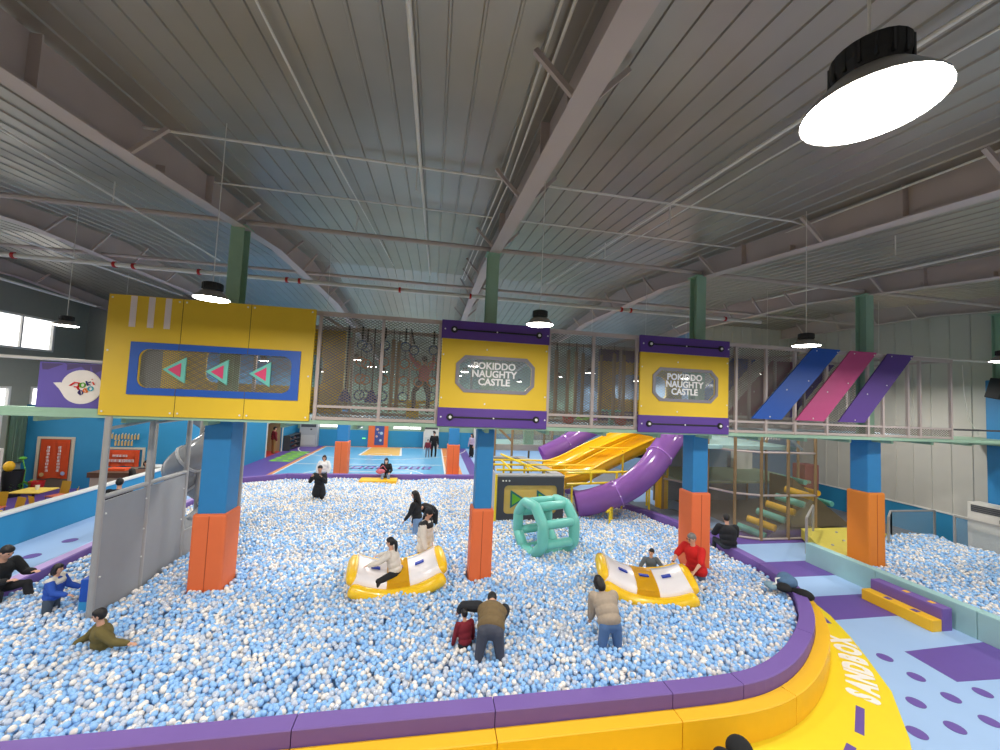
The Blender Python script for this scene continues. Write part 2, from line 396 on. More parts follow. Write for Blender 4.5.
# far wall with strip windows
fw_ = MB()
fx = [(-9.95, -8.4), (-8.4, -6.6), (-6.6, -5.9), (-5.9, -5.2), (-5.2, -2.9), (-2.9, -.4), (-.4, 12.4)]
fo = {1: 1, 3: 1, 5: 1}
for i, (a, c) in enumerate(fx):
    fw_.mat(0).box(a, c, 31.4, 31.5, 0, 1.3)
    if i in fo:
        fw_.mat(1).box(a, c, 31.4, 31.5, 1.3, 1.45).box(a, c, 31.4, 31.5, 2.3, 8)
        f = struct(MB().ring([(a, 31.38, 1.43), (c, 31.38, 1.43), (c, 31.38, 2.3), (a, 31.38, 2.3)], [(a+.05, 31.38, 1.48), (c-.05, 31.38, 1.48), (c-.05, 31.38, 2.25), (a+.05, 31.38, 2.25)], (0, .06, 0)).box((a+c)/2-.03, (a+c)/2+.03, 31.38, 31.44, 1.45, 2.3).build('window_%d' % (8+i), mWHITE))
        MB().box(a, c, 31.45, 31.455, 1.45, 2.3).build('pane', glass_mat('window_glass', (225, 235, 245), .1), f)
    else: fw_.mat(1).box(a, c, 31.4, 31.5, 1.3, 8)
struct(fw_.build('wall_far', [mWALLB, mGREENW]))
struct(MB().box(LW-.1, RW+.1, YB-.1, YB, 0, 8).build('wall_near', mOFFW))
# ---------------- floor with painted zones ----------------
fl = MB()
FM = [M('grey_floor', (120, 120, 124), .6), mSKY, M('court_orange', (236, 150, 84), .5), mPURPF, mWHTX, M('court_sand', (238, 190, 104), .5), mLBLUE, mYELF, M('lime_print', (140, 210, 70), .6), M('violet_print', (140, 110, 190), .6), M('red_mat', (196, 60, 56), .6)]
def zone(mi, pts, lv):
    z = .003*lv
    fl.mat(mi)._add([(p[0], p[1], z) for p in pts]+[(p[0], p[1], z-.003) for p in pts], [tuple(range(len(pts)))]+[(i, (i+1) % len(pts), (i+1) % len(pts)+len(pts), i+len(pts)) for i in range(len(pts))])
def rect(mi, x0, x1, y0, y1, lv): zone(mi, [(x0, y0), (x1, y0), (x1, y1), (x0, y1)], lv)
fl.mat(0).box(-20.4, RW, YB, 31.5, -.1, 0)
rect(3, LW, -9.95, 8, 18.2, 1)
rect(10, -11.6, -9.95, 25.7, 28.5, 1)
rect(3, -9.95, -7.95, 18.4, 31.4, 1)
rect(2, -7.95, 1.9, 18.4, 31.4, 1)
rect(4, -7.75, 1.0, 18.4, 31.15, 2); rect(1, -7.66, .9, 18.4, 31.05, 3)
rect(6, 1.9, 2.3, 18.4, 31.4, 1); rect(3, 2.3, 2.9, 18.4, 31.4, 2); rect(6, 2.9, 9, 18.4, 31.4, 1)
zone(4, [(-4.75, 27.3), (-1.85, 27.3), (-2.1, 31.05), (-4.5, 31.05)], 4); zone(5, [(-4.58, 27.4), (-2.02, 27.4), (-2.22, 31.05), (-4.38, 31.05)], 5)
rect(4, -7.66, .9, 24.0, 24.08, 4)
rect(4, -5.6, -1, 21.9, 21.98, 4); rect(4, -5.6, -5.52, 19, 21.9, 4); rect(4, -.95, -.87, 19.5, 21.98, 4)
def ringz(mi, cx, cy, r, w, a0, a1, lv, n=28, sy=1.):
    A = arc(0, 0, r, a0, a1, n); B = arc(0, 0, r-w, a0, a1, n)
    for i in range(n): zone(mi, [(cx+A[i][0], cy+A[i][1]*sy), (cx+A[i+1][0], cy+A[i+1][1]*sy), (cx+B[i+1][0], cy+B[i+1][1]*sy), (cx+B[i][0], cy+B[i][1]*sy)], lv)
ringz(4, -3.3, 27.4, .8, .07, 0, PI, 6); ringz(4, -3.3, 31, 6.2, .08, PI*1.03, PI*1.97, 4, sy=.85); ringz(4, -3.3, 20, 3.4, .08, 0, PI, 4)
fl.mat(9).text('JUMP COOL', (-2.6, 23.0, .014), (1, 0, 0), (0, 1, 0), 1.0, .001, .02, squash=1.1) if False else None
for (x0, ww) in ((-5.0, .5), (-4.35, .6), (-3.6, .5), (-2.95, .5), (-1.75, .5), (-1.1, .55), (-.4, .5)):
    z1_, z2_ = 22.7, 23.5
    zone(9, [(x0, z1_), (x0+ww, z1_), (x0+ww+.05, z1_+.2), (x0+.05, z1_+.2)], 5); zone(9, [(x0+.1, z2_-.2), (x0+.1+ww, z2_-.2), (x0+.15+ww, z2_), (x0+.15, z2_)], 5)
    zone(9, [(x0, z1_), (x0+.14, z1_), (x0+.26, z2_), (x0+.12, z2_)], 5)
    zone(9, [(x0+ww-.16, z1_), (x0+ww-.02, z1_), (x0+ww+.12, z2_), (x0+ww-.02, z2_)], 5)
for k in range(5):
    y0 = 24.7+k*.8
    zone(8, [(-9.3, y0), (-8.1, y0-.1), (-8.05, y0+.18), (-9.25, y0+.2)], 5); zone(8, [(-9.3, y0+.42), (-8.1, y0+.35), (-8.05, y0+.55), (-9.3, y0+.6)], 5)
    zone(8, [(-9.3, y0), (-9.0, y0), (-8.98, y0+.6), (-9.3, y0+.6)], 6); zone(8, [(-8.6, y0), (-8.3, y0), (-8.3, y0+.55), (-8.6, y0+.55)], 6)
# right hand play floor
rect(6, 5, 11.3, -2, 18.4, 1)
rect(3, 9.2, 14, 11.05, 12.2, 2); rect(3, 8.6, 11.3, 8.85, 9.75, 2); rect(3, 8.6, 11.3, 7.0, 7.9, 2)
zone(3, [(9.0, 5.2), (11.3, 5.1), (11.3, 6.02), (9.05, 5.96)], 2)
rect(6, 11.3, 14, 9.8, 11.05, 1)
curve = [(4.4, 3.4), (6.1, 3.9), (6.75, 4.4), (7.55, 5.15), (8.05, 5.85), (8.45, 6.45), (8.84, 7.15), (9.12, 8.0), (9.25, 8.8), (9.1, 9.6), (8.6, 10.6)]
zone(7, curve+[(8.2, 10.6), (8.0, 7), (4.4, 4.6), (-8, 4.6), (-8, 3.2)], 3)
def disc(mi, cx, cy, r, lv): zone(mi, arc(cx, cy, r, 0, 2*PI, 20)[:-1], lv)
for cx, cy in ((8.44, 5.86), (8.41, 5.38), (7.68, 4.92), (8.4, 4.93), (6.99, 4.47), (7.68, 4.47), (8.38, 4.49), (9.1, 4.49), (9.1, 4.95)): disc(3, cx, cy, .115, 3)
def dash(x0, y0, x1, y1, w):
    d = V(x1-x0, y1-y0, 0).normalized(); p = V(-d.y, d.x, 0)*w/2
    zone(3, [(x0+p.x, y0+p.y), (x1+p.x, y1+p.y), (x1-p.x, y1-p.y), (x0-p.x, y0-p.y)], 4)
dash(8.72, 7.45, 8.5, 6.9, .09); dash(6.66, 4.95, 6.12, 4.56, .1); dash(5.8, 4.42, 5.2, 4.1, .1)
# SANDBOX lettering along the curve
word = 'SANDBOX'
pth = [(6.9, 5.14), (7.12, 5.31), (7.33, 5.5), (7.53, 5.7), (7.72, 5.91), (7.91, 6.14), (8.08, 6.39)]
for i, ch in enumerate(word):
    p0 = pth[max(0, i-1)]; p1 = pth[min(6, i+1)]; d = V(p1[0]-p0[0], p1[1]-p0[1], 0).normalized()
    fl.mat(4).text(ch, (pth[i][0]+.06, pth[i][1]-.03, .0135), d, (-d.y, d.x, 0), .5, .001, .03, squash=.7)
o = fl.build('floor', FM); struct(o)

# ---------------- padded columns ----------------
def column(x, y, w, zr, wb, orange, zo, label, top=True, blue=True, ztop=None):
    t = thing('padded_column', label, 'column', (x, y, 0), 'padded columns')
    h = w/2; ho = h+.055
    if blue: MB().box(x-h, x+h, y-h, y+h, 0 if zo is None else zo-.3, wb, bev=.03).build('blue_padding', mPADB, t)
    if zo is not None:
        MB().box(x-ho, x+ho, y-ho, y+ho, 0, zo, bev=.05).build('orange_padding', orange, t)
        m = MB().box(x-.006, x+.006, y-ho-.003, y-ho, 0, zo-.04); m.build('seam', M('dark_orange_seam', (170, 70, 30), .6), t)
    if top:
        zt = ztop or flange_z(y)-.01
        m = MB().box(x-.13, x+.13, y-.14, y-.125, wb, zt).box(x-.13, x+.13, y+.125, y+.14, wb, zt).box(x-.012, x+.012, y-.13, y+.13, wb, zt).box(x-.18, x+.18, y-.18, y+.18, zt-.02, zt)
        m.build('steel_post', mGREEN, t)
    return t
CX = [-4.19, 1.26, 6.72, 12.06]
column(CX[0], 8.8, .5, 0, 3.8, mPADO, 1.9, 'blue and orange padded column in the ball pit right of the grey panel wall')
column(CX[1], 8.8, .39, 0, 3.8, mPADO, 1.94, 'blue and orange padded column in the middle of the pit beside the left rocker')
column(CX[2], 8.8, .42, 0, 3.8, mPADO, 2.3, 'blue and orange padded column behind the man in red')
column(CX[3], 8.8, .46, 0, 3.8, mPADO2, 2.3, 'blue and amber padded column standing in the smaller right hand ball pit')
column(-4.48, 21.3, .55, 0, 3.4, mPADO, 1.74, 'orange padded column at the left of the court beside the white hoodie')
column(1.29, 20.9, .55, 0, 3.4, mPADO, 1.74, 'blue and orange padded column at the right edge of the court')
column(8.0, 21.0, .55, 0, 3.4, mPADO, 1.9, 'small distant blue and orange column left of the purple slides')
column(18.1, 9.25, .5, 0, 5.7, mPADO, None, 'all blue padded column cut off by the right edge of the photo')
# ---------------- foam rim of the ball pit ----------------
BZ = .42
rim_in = [(-9.9, 5.08), (-7.0, 5.08), (-1.37, 5.08), (.98, 5.06), (3.4, 5.05), (4.5, 5.08), (5.2, 5.22), (5.9, 5.52), (6.6, 5.95), (7.2, 6.42), (7.75, 7.05), (8.1, 7.7), (8.27, 8.4), (8.3, 9.3), (8.27, 10.4), (8.1, 11.5), (7.83, 12.5), (7.3, 13.6), (6.6, 14.8), (5.9, 15.8), (5.0, 17.0), (3.6, 18.1), (2.4, 18.35)]
def refine(P, n=4):
    o = []
    for i in range(len(P)-1):
        p0, p1, p2_, p3 = [np.array(P[min(max(j, 0), len(P)-1)], float) for j in (i-1, i, i+1, i+2)]
        for k in range(n):
            u = k/n; q = .5*((2*p1)+(p2_-p0)*u+(2*p0-5*p1+4*p2_-p3)*u*u+(3*p1-p0-3*p2_+p3)*u**3); o.append((float(q[0]), float(q[1])))
    return o+[tuple(P[-1])]
rim_in = refine(rim_in)
def offs(P, d):
    o = []
    for i, p in enumerate(P):
        a = V(*P[max(i-1, 0)], 0); c = V(*P[min(i+1, len(P)-1)], 0); t = (c-a).normalized(); q = V(*p, 0)+V(t.y, -t.x, 0)*d
        o.append((q.x, q.y))
    return o
rim_out = offs(rim_in, .24); step_out = offs(rim_in, .45)
def strip(name, mat, inner, outer, i0, i1, z0, z1, label, cat, group, gap=.006):
    b = MB(); A = [V(*p, 0) for p in inner[i0:i1+1]]; B = [V(*p, 0) for p in outer[i0:i1+1]]
    A[0] = A[0].lerp(A[1], gap/(A[1]-A[0]).length); A[-1] = A[-1].lerp(A[-2], gap/(A[-1]-A[-2]).length)
    B[0] = B[0].lerp(B[1], gap/(B[1]-B[0]).length); B[-1] = B[-1].lerp(B[-2], gap/(B[-1]-B[-2]).length)
    n = len(A); c = .012; vs = []
    for a, o in zip(A, B):
        t = (o-a).normalized()
        vs += [a+V(0, 0, z0), a+V(0, 0, z1-c), a+t*c+V(0, 0, z1), o-t*c+V(0, 0, z1), o+V(0, 0, z1-c), o+V(0, 0, z0)]
    fs = [(i*6+j, i*6+(j+1) % 6, (i+1)*6+(j+1) % 6, (i+1)*6+j) for i in range(n-1) for j in range(6)]
    fs += [tuple(range(6)), tuple((n-1)*6+j for j in range(6))]
    b._add(vs, fs)
    return tag(b.build(name, mat), label, cat, group)
G = 'purple foam rim blocks'
segs = [(0, 1, 'at the far left beyond the frame edge'), (1, 2, 'along the near edge in the bottom left corner'), (2, 3, 'along the near edge left of centre'), (3, 4, 'along the near edge right of centre'), (4, 5, 'short, just before the near right bend'), (5, 8, 'curving round the near right corner'),
        (8, 12, 'curving up toward the draped clothes'), (12, 14, 'where the man in black sits'), (14, 17, 'behind the third column'), (17, 20, 'under the purple slide'), (20, 22, 'behind the dark box')]
for a, c, l in segs: strip('rim_block', mPURP, rim_in, rim_out, a*4, c*4, 0, .6, 'purple foam rim block '+l, 'foam block', G)
for a, c, l in [(0, 2, 'in the bottom left corner'), (2, 3, 'left of centre'), (3, 4, 'right of centre below the purple rim'), (4, 6, 'starting the near right bend'), (6, 11, 'sweeping round the near right bend')]:
    strip('foam_step', mYEL, rim_out, step_out, a*4, c*4, 0, .41, 'yellow foam step outside the purple rim '+l, 'foam step', 'yellow foam steps')
far = [(3.0, 18.3), (-2.0, 18.3), (-6.1, 18.3), (-7.7, 17.4)]
for i, l in enumerate(['right of the seated woman', 'under the seated woman with the pink bag', 'left end where the rim bends']):
    strip('rim_block', mPURP, far, offs(far, .22), i, i+1, 0, .62, 'purple far rim block, '+l, 'foam block', 'purple far rim blocks')
tag(MB().box(-2.95, -1.35, 17.55, 18.2, .15, .52, bev=.03).build('foam_step', mYEL), 'low yellow foam step half sunk in balls under the seated woman', 'foam step')
# left edge: raised step with light blue top
lf = [(-7.75, 17.2), (-7.62, 14), (-7.6, 10.5), (-7.55, 8.6), (-7.5, 7.2), (-7.6, 5.1)]
strip('rim_block', [mPURP], lf, offs(lf, .001+.06), 0, 5, 0, .56, 'long purple foam front of the raised step at the left pit edge', 'foam block', None)
t = thing('raised_walk', 'raised light blue walkway with purple dots between pit and blue half wall', 'platform', (-8.6, 10, 0))
MB().box(-9.98, -8.5, 5, 18.1, 0, .26).build('deck', mLBLUE, t)
MB().prism([(-8.5, 5, .26), (-7.92, 5, .5), (-7.92, 5, 0), (-8.5, 5, 0)], (0, 13.1, 0)).build('sloping_cushion', M('pale_blue_cushion', (176, 204, 238), .5), t)
MB().box(-7.92, -7.67, 5, 17.2, 0, .52).build('lilac_edge', M('lilac_foam', (186, 160, 214), .5), t)
for k in range(9): MB().prism([(-9.0+.15*math.cos(a*PI/10), 8.0+k*.95+.15*math.sin(a*PI/10), .262) for a in range(20)], (0, 0, .004)).build('purple_dot', mPURPF, t)
struct(MB().box(-10.15, -10.0, 4, 18.15, 0, 1.06).build('wall_half', mWALLB))
struct(MB().box(-10.18, -9.97, 4, 18.15, 1.06, 1.13, bev=.015).build('trim_3', mWHITE))

# ---------------- the balls ----------------
rng = np.random.default_rng(7)
pit_poly = offs(rim_in[4:], -.045) + [(-2, 18.2), (-6.1, 18.2), (-7.6, 17.3), (-7.56, 14), (-7.54, 10.5), (-7.5, 8.6), (-7.45, 7.2), (-7.5, 5.1)]
def inside(P, poly):
    x, y = P[:, 0], P[:, 1]; c = np.zeros(len(P), bool); n = len(poly)
    for i in range(n):
        x1, y1 = poly[i]; x2, y2 = poly[i-1]
        k = ((y1 > y) != (y2 > y)); xx = (x2-x1)*(y-y1)/((y2-y1) if y2 != y1 else 1e-9)+x1
        c ^= k & (x < xx)
    return c
def sandz(P):
    x, y = P[:, 0], P[:, 1]
    return BZ + .025*np.sin(x*1.3+y*.7)+.02*np.sin(x*2.9-y*2.1+1)+.015*np.sin(y*4.3+x*.4)
def lattice(poly, sp, seed, drop=0, off=(0, 0)):
    r = np.random.default_rng(seed)
    xs = [p[0] for p in poly]; ys = [p[1] for p in poly]
    nx = int((max(xs)-min(xs))/sp)+2; ny = int((max(ys)-min(ys))/(sp*.866))+2
    I, J = np.meshgrid(np.arange(nx), np.arange(ny))
    X = min(xs)+(I+.5*(J % 2))*sp+off[0]; Y = min(ys)+J*sp*.866+off[1]
    P = np.stack([X.ravel(), Y.ravel()], 1)+r.normal(0, sp*.2, (nx*ny, 2))
    P = P[inside(P, poly)]
    P = P[r.random(len(P)) > drop]
    z = sandz(P)+r.normal(0, .011, len(P))
    return np.column_stack([P, z])
def ico(sub):
    bm = bmesh.new(); bmesh.ops.create_icosphere(bm, subdivisions=sub, radius=1); bm.verts.index_update()
    v = np.array([q.co[:] for q in bm.verts]); f = np.array([[q.index for q in fc.verts] for fc in bm.faces]); bm.free(); return v, f
def ball_field(name, P, r, col, label, cat, near=11.):
    d = np.hypot(P[:, 0], P[:, 1]); parts = []
    VS, FS, MI = [], [], []; base = 0
    for sub, sel in ((2, d < near), (1, d >= near)):
        v, f = ico(sub); Q = P[sel]; k = len(Q)
        if not k: continue
        rot = np.random.default_rng(3).random((k, 1, 1))*6.28
        vx = v[None, :, 0:1]*np.cos(rot)-v[None, :, 1:2]*np.sin(rot); vy = v[None, :, 0:1]*np.sin(rot)+v[None, :, 1:2]*np.cos(rot)
        vv = np.concatenate([vx, vy, np.broadcast_to(v[None, :, 2:3], vx.shape)], 2)*r*(1.0 if sub == 2 else 1.06)+Q[:, None, :]
        VS.append(vv.reshape(-1, 3)); FS.append((f[None]+(np.arange(k)*len(v))[:, None, None]+base).reshape(-1, 3)); MI.append(np.repeat(col[sel], len(f))); base += k*len(v)
    VS = np.concatenate(VS); FS = np.concatenate(FS); MI = np.concatenate(MI)
    me = bpy.data.meshes.new(name); me.vertices.add(len(VS)); me.vertices.foreach_set('co', VS.ravel().astype('f4'))
    me.loops.add(FS.size); me.loops.foreach_set('vertex_index', FS.ravel().astype('i4')); me.polygons.add(len(FS))
    me.polygons.foreach_set('loop_start', np.arange(0, FS.size, 3, dtype='i4'))
    me.polygons.foreach_set('material_index', MI.astype('i4')); me.polygons.foreach_set('use_smooth', np.ones(len(FS), bool))
    for m in (mBLUE, mWHT, mCLR): me.materials.append(m)
    me.update(calc_edges=True)
    o = bpy.data.objects.new(name, me); COL.objects.link(o); return tag(o, label, cat, None, 'stuff')
BR_ = .0385
low = lattice(pit_poly, .08, 2, 0, (.04, .03)); low[:, 2] -= .045
top = lattice(pit_poly, .084, 1, .06)
# keep balls out of the columns and solid things standing in the pit
def clear_boxes(P, boxes):
    k = np.ones(len(P), bool)
    for x0, x1, y0, y1 in boxes: k &= ~((P[:, 0] > x0) & (P[:, 0] < x1) & (P[:, 1] > y0) & (P[:, 1] < y1))
    return P[k]
cb = [(x-h, x+h, 8.8-h, 8.8+h) for x, h in zip(CX, (.335, .28, .295))]+[(-5.7, -5.5, 7.75, 10.35), (2.2, 4.6, 12.5, 15)]
low = clear_boxes(low, cb); top = clear_boxes(top, cb)
allP = np.concatenate([top, low]); 
# patchy ball mix; farther rows get more pearl, painting in glare and window light
def mixcol(P, seed):
    r = np.random.default_rng(seed); x, y = P[:, 0], P[:, 1]
    n = .5+.25*np.sin(x*1.7+y*1.1)+.25*np.sin(x*.9-y*2.3+2)
    u = r.random(len(P)); pb = .56-.12*n-.2*np.clip((y-8)/7, 0, 1); pw = .2+.28*np.clip((y-7)/7, 0, 1)
    return np.where(u < pb, 0, np.where(u < pb+pw, 1, 2))
col = mixcol(allP, 5)
# the 300 that show largest: near edge of the pit, in view
ry = allP - np.array([0, 0, 4.5]); dpt = ry@np.array(fw[:]); px_ = 500+F_PX*(ry@np.array(r2[:]))/dpt; py_ = 375-F_PX*(ry@np.array(u2[:]))/dpt
vis = (px_ > 5) & (px_ < 995) & (py_ < 748) & (dpt > 0); vis[len(top):] = False
dist = np.where(vis, np.linalg.norm(ry, axis=1), 1e9); idx = np.argsort(dist)[:300]
mask = np.ones(len(allP), bool); mask[idx] = False
ball_field('pit_balls', allP[mask], BR_, col[mask], 'thousands of pale blue, pearl and clear plastic balls filling the large pit', 'ball pit filling')
bms = {}
for k, (nm, mt) in enumerate((('blue', mBLUE), ('pearl', mWHT), ('clear', mCLR))):
    bmx = bmesh.new(); bmesh.ops.create_icosphere(bmx, subdivisions=3, radius=BR_)
    me = bpy.data.meshes.new('pit_ball'); bmx.to_mesh(me); bmx.free(); me.materials.append(mt)
    for p in me.polygons: p.use_smooth = True
    bms[k] = me
bl = ['pale blue plastic ball lying against the near purple rim, left of centre', 'pearl white plastic ball lying against the near purple rim, left of centre', 'clear plastic ball lying against the near purple rim, left of centre']
bl = ['pale blue plastic ball in the row lying nearest to the near purple rim', 'pearl white plastic ball in the row lying nearest to the near purple rim', 'clear plastic ball in the row lying nearest to the near purple rim']
bg_ = ['nearest pale blue balls', 'nearest pearl balls', 'nearest clear balls']
for i in idx:
    k = int(col[i]); o = bpy.data.objects.new('pit_ball', bms[k]); COL.objects.link(o); o.location = allP[i]; tag(o, bl[k], 'ball', bg_[k])
# bed under the balls, so no floor shows between them
b = MB(); pts = [(p[0], p[1], BZ-.17) for p in pit_poly]; b.mat(0)._add(pts, [tuple(range(len(pts)))])
struct(b.build('floor', M('pit_bed_vinyl', (165, 200, 235), .7)))
# ---------------- second pit on the right ----------------
p2 = [(11.36, 2.5), (18.3, 2.5), (17.15, 8.2), (17.15, 9.9), (17.4, 10.55), (15.4, 10.55), (13.2, 9.5), (11.36, 8.95)]
t2 = lattice(p2, .09, 11, .05); l2 = lattice(p2, .095, 12, 0, (.04, .03)); l2[:, 2] -= .06
q = clear_boxes(np.concatenate([t2, l2]), [(CX[3]-.36, CX[3]+.36, 8.44, 9.16)])
q[:, 2] -= .05
ball_field('pit_balls', q, .041, mixcol(q, 9), 'pearl and pale blue plastic balls filling the smaller right hand pit', 'ball pit filling', 12)
b = MB(); b._add([(p[0], p[1], .2) for p in p2], [tuple(range(len(p2)))]); struct(b.build('floor', M('pit_bed_vinyl', (165, 200, 235), .7)))
t = thing('foam_wall', 'long low pale mint foam wall between blue walkway and right hand pit', 'low wall', (11.2, 6, 0))
for k in range(4):
    y0 = 2.5+k*1.8; MB().box(11.1, 11.34, y0+.003, y0+1.797, 0, .56, bev=.02).build('foam_section', mMINTF, t)
# bench of two foam steps against the mint wall
R_ = Matrix.Rotation(0, 3, 'Z')
t = thing('foam_bench', 'two level foam bench, yellow step before purple block, by the mint wall', 'bench', (10.8, 7, 0))
MB().box(10.44, 10.7, 6.4, 7.72, 0, .24, bev=.015).build('yellow_step', mYEL, t)
MB().box(10.71, 10.98, 6.4, 7.72, 0, .46, bev=.015).build('purple_block', mPURP, t)
m = MB()
m.box(10.5, 10.63, 7.2, 7.32, .24, .243); m.build('purple_print', mPURPF, t)
MB().box(10.5, 10.63, 6.7, 6.82, .24, .243).build('purple_print', mPURPF, t)
MB().box(10.79, 10.9, 7.05, 7.15, .46, .463).build('amber_print', mYEL, t); MB().box(10.79, 10.9, 6.6, 6.7, .46, .463).build('amber_print', mYEL, t)
# ---------------- elevated walkway ----------------
BY = 8.03; YB2 = 10.0
t = thing('elevated_walkway', 'long raised netted walkway on green beams crossing the hall above the pit', 'walkway', (5, 9, 3.8))
WK = t
MB().box(-5.9, 14.05, 8.12, YB2, 3.80, 3.86).build('deck', M('pale_blue_deck', (150, 200, 225), .5), t)
MB().box(-16, RW, 8.0, 8.12, 3.775, 3.85).build('edge_beam', mGREEN, t, label='pale green front edge beam')
MB().box(-16, RW, YB2-.05, YB2+.07, 3.74, 3.80).build('edge_beam', mGREEN, t, label='pale green rear edge beam')
MB().box(14.05, RW, 8.12, YB2-.05, 3.72, 3.8).build('deck', mGREEN, t, label='bare pale green deck at the right end')
MB().box(-11, -5.9, 8.02, 8.1, 3.85, 3.93).build('edge_beam', mGREEN, t, label='pale green beam under the purple sign')
for x in np.arange(-15, 18, 1.35): MB().box(x-.04, x+.04, 8.12, YB2-.05, 3.68, 3.78).build('cross_joist', mGREEN, t)
for (y, nm) in ((8.06, 'front'), (YB2-.03, 'rear')):
    MB().box(-5.8, 13.95, y-.03, y+.03, 5.93, 6.02).build('top_rail', mBEAM, t)
    MB().box(-2.3, 13.95, y-.02, y+.02, 4.1, 4.15).build('middle_rail', mBEAM, t)
    MB().box(-2.3, 13.95, y-.02, y+.02, 3.86, 3.92).build('bottom_rail', mBEAM, t)
for x in (-2.26, -1.05, .1, 2.5, 3.54, 4.6, 7.22, 8.06, 8.9, 9.85, 11.13, 11.61, 12.43, 12.83, 13.9):
    MB().box(x-.03, x+.03, 8.03, 8.09, 3.84, 5.95).build('post', mBEAM, t)
for x in (-4.2, -2.0, -.6, 1.0, 2.9, 3.9, 5.2, 7.6, 8.5, 9.4, 10.3, 11.35, 12.1, 13.0, 13.9):
    MB().box(x-.03, x+.03, YB2-.06, YB2, 3.84, 5.95).build('post', mBEAM, t)
for x in (-2.26, .1, 2.5, 4.6, 7.22, 9.85, 12.43, 13.9):
    MB().box(x-.02, x+.02, 8.06, YB2-.03, 5.94, 6.0).build('roof_crossbar', mBEAM, t)
def net(x0, x1, z0, z1, y, mat=mNETM, pu=.09, pv=.055, th=.0125, par=None, name='netting', clip=None):
    """expanded metal: two families of slanting wires"""
    b = MB(); k = pv/pu; H = z1-z0; run = H/k
    for sg in (1, -1):
        s = x0-run
        while s < x1+run:
            # line x = s + sg*(z-z0)/k
            xa, xb = s, s+sg*run; za, zb = z0, z1
            lo, hi = min(xa, xb), max(xa, xb)
            if hi > x0 and lo < x1:
                A = V(xa, 0, za); B = V(xb, 0, zb)
                def cl(P, Q):
                    P = P.copy()
                    for lim in (x0, x1):
                        if (P.x < lim and lim == x0) or (P.x > lim and lim == x1):
                            f = (lim-P.x)/(Q.x-P.x); P = P+(Q-P)*f
                    return P
                A2 = cl(A, B); B2 = cl(B, A)
                if (B2-A2).length > .02:
                    d = (B2-A2).normalized(); n_ = V(-d.z, 0, d.x)*th/2
                    yy = V(0, y+.004*sg, 0)
                    b._add([A2-n_+yy, A2+n_+yy, B2+n_+yy, B2-n_+yy, A2-n_+yy+V(0, .004, 0), A2+n_+yy+V(0, .004, 0), B2+n_+yy+V(0, .004, 0), B2-n_+yy+V(0, .004, 0)],
                           [(0, 1, 2, 3), (7, 6, 5, 4), (0, 3, 7, 4), (1, 5, 6, 2)])
            s += pu
    return b.build(name, mat, par)
net(-2.3, .14, 3.86, 5.93, 8.1, par=t); net(2.45, 4.64, 3.86, 5.93, 8.1, par=t); net(6.95, 8.8, 4.15, 5.93, 8.1, par=t); net(6.95, 13.9, 3.86, 4.12, 8.1, par=t)
net(-5.8, 13.9, 3.86, 5.93, YB2-.05, pu=.13, pv=.078, th=.009, par=t)
# big yellow arrow panel
def P(x, z, y=BY-.06): return V(x, y, z)
def rrect(x0, x1, z0, z1, r, n=5, y=BY-.06):
    o = []
    for cx, cz, a in ((x1-r, z1-r, 0), (x0+r, z1-r, PI/2), (x0+r, z0+r, PI), (x1-r, z0+r, 1.5*PI)):
        for i in range(n+1):
            q = a+PI/2*i/n; o.append(V(cx+r*math.cos(q), y, cz+r*math.sin(q)))
    return o
def bolts(t, pts, y):
    for (x, z) in pts: MB().lathe([(0, 0), (.018, 0), (.012, .01), (0, .012)], (x, y, z), 8, 'y').build('bolt', mWHITE, t)
D = V(0, .05, 0)
def match_rect(x0, x1, z0, z1, n, y=BY-.06):
    # sharp rectangle with as many points as the rounded one
    o = []
    for cx, cz in ((x1, z1), (x0, z1), (x0, z0), (x1, z0)): o += [V(cx, y, cz)]*(n+1)
    return o
def frame_panel(name, mat, x0, x1, z0, z1, hole, t, y, d):
    """solid panel round a hole given as 4 groups of corner points, built as trapezoids"""
    b = MB(); H = hole; n = len(H)//4; C4 = [V(x1, y, z1), V(x0, y, z1), V(x0, y, z0), V(x1, y, z0)]
    for k in range(4):
        g = H[k*n:(k+1)*n]; nx = H[((k+1) % 4)*n]
        vs = [C4[k]]+g; m = len(vs); b._add(vs+[v+d for v in vs], [(0, i, i+1) for i in range(1, m-1)]+[(m, m+i+1, m+i) for i in range(1, m-1)]+[(i, i+1, i+1+m, i+m) for i in range(1, m-1)])
        vs = [C4[k], g[-1], nx, C4[(k+1) % 4]]
        b._add(vs+[v+d for v in vs], [(0, 1, 2, 3), (7, 6, 5, 4), (1, 2, 6, 5), (0, 4, 7, 3)])
    bmesh.ops.remove_doubles(b.bm, verts=b.bm.verts[:], dist=.0005)
    return b.build(name, mat, t)
yp = thing('facade_panel', 'large yellow facade panel with blue framed window and three pink triangles', 'panel', (-4.1, BY, 3.83))
hole = rrect(-5.3, -2.71, 4.35, 5.06, .16)
frame_panel('board', mYELP, -5.86, -2.34, 3.83, 6.03, hole, yp, BY-.06, D)
frame_panel('blue_frame', mBLUEP, -5.44, -2.56, 4.22, 5.18, rrect(-5.3, -2.71, 4.35, 5.06, .16, y=BY-.08), yp, BY-.08, V(0, .02, 0))
for x in (-4.66, -3.5): MB().box(x-.004, x+.004, BY-.063, BY-.059, 5.18, 6.03).box(x-.004, x+.004, BY-.063, BY-.059, 3.83, 4.22).box(x-.004, x+.004, BY-.083, BY-.079, 5.06, 5.18).box(x-.004, x+.004, BY-.083, BY-.079, 4.22, 4.35).build('board_seam', M('dark_seam', (90, 76, 30), .6), yp)
for x in (-5.46, -5.17, -4.9): MB().box(x-.05, x+.05, BY-.066, BY-.058, 5.45, 6.02).build('white_stripe', M('pinkish_white_stripe', (228, 214, 212), .6), yp)
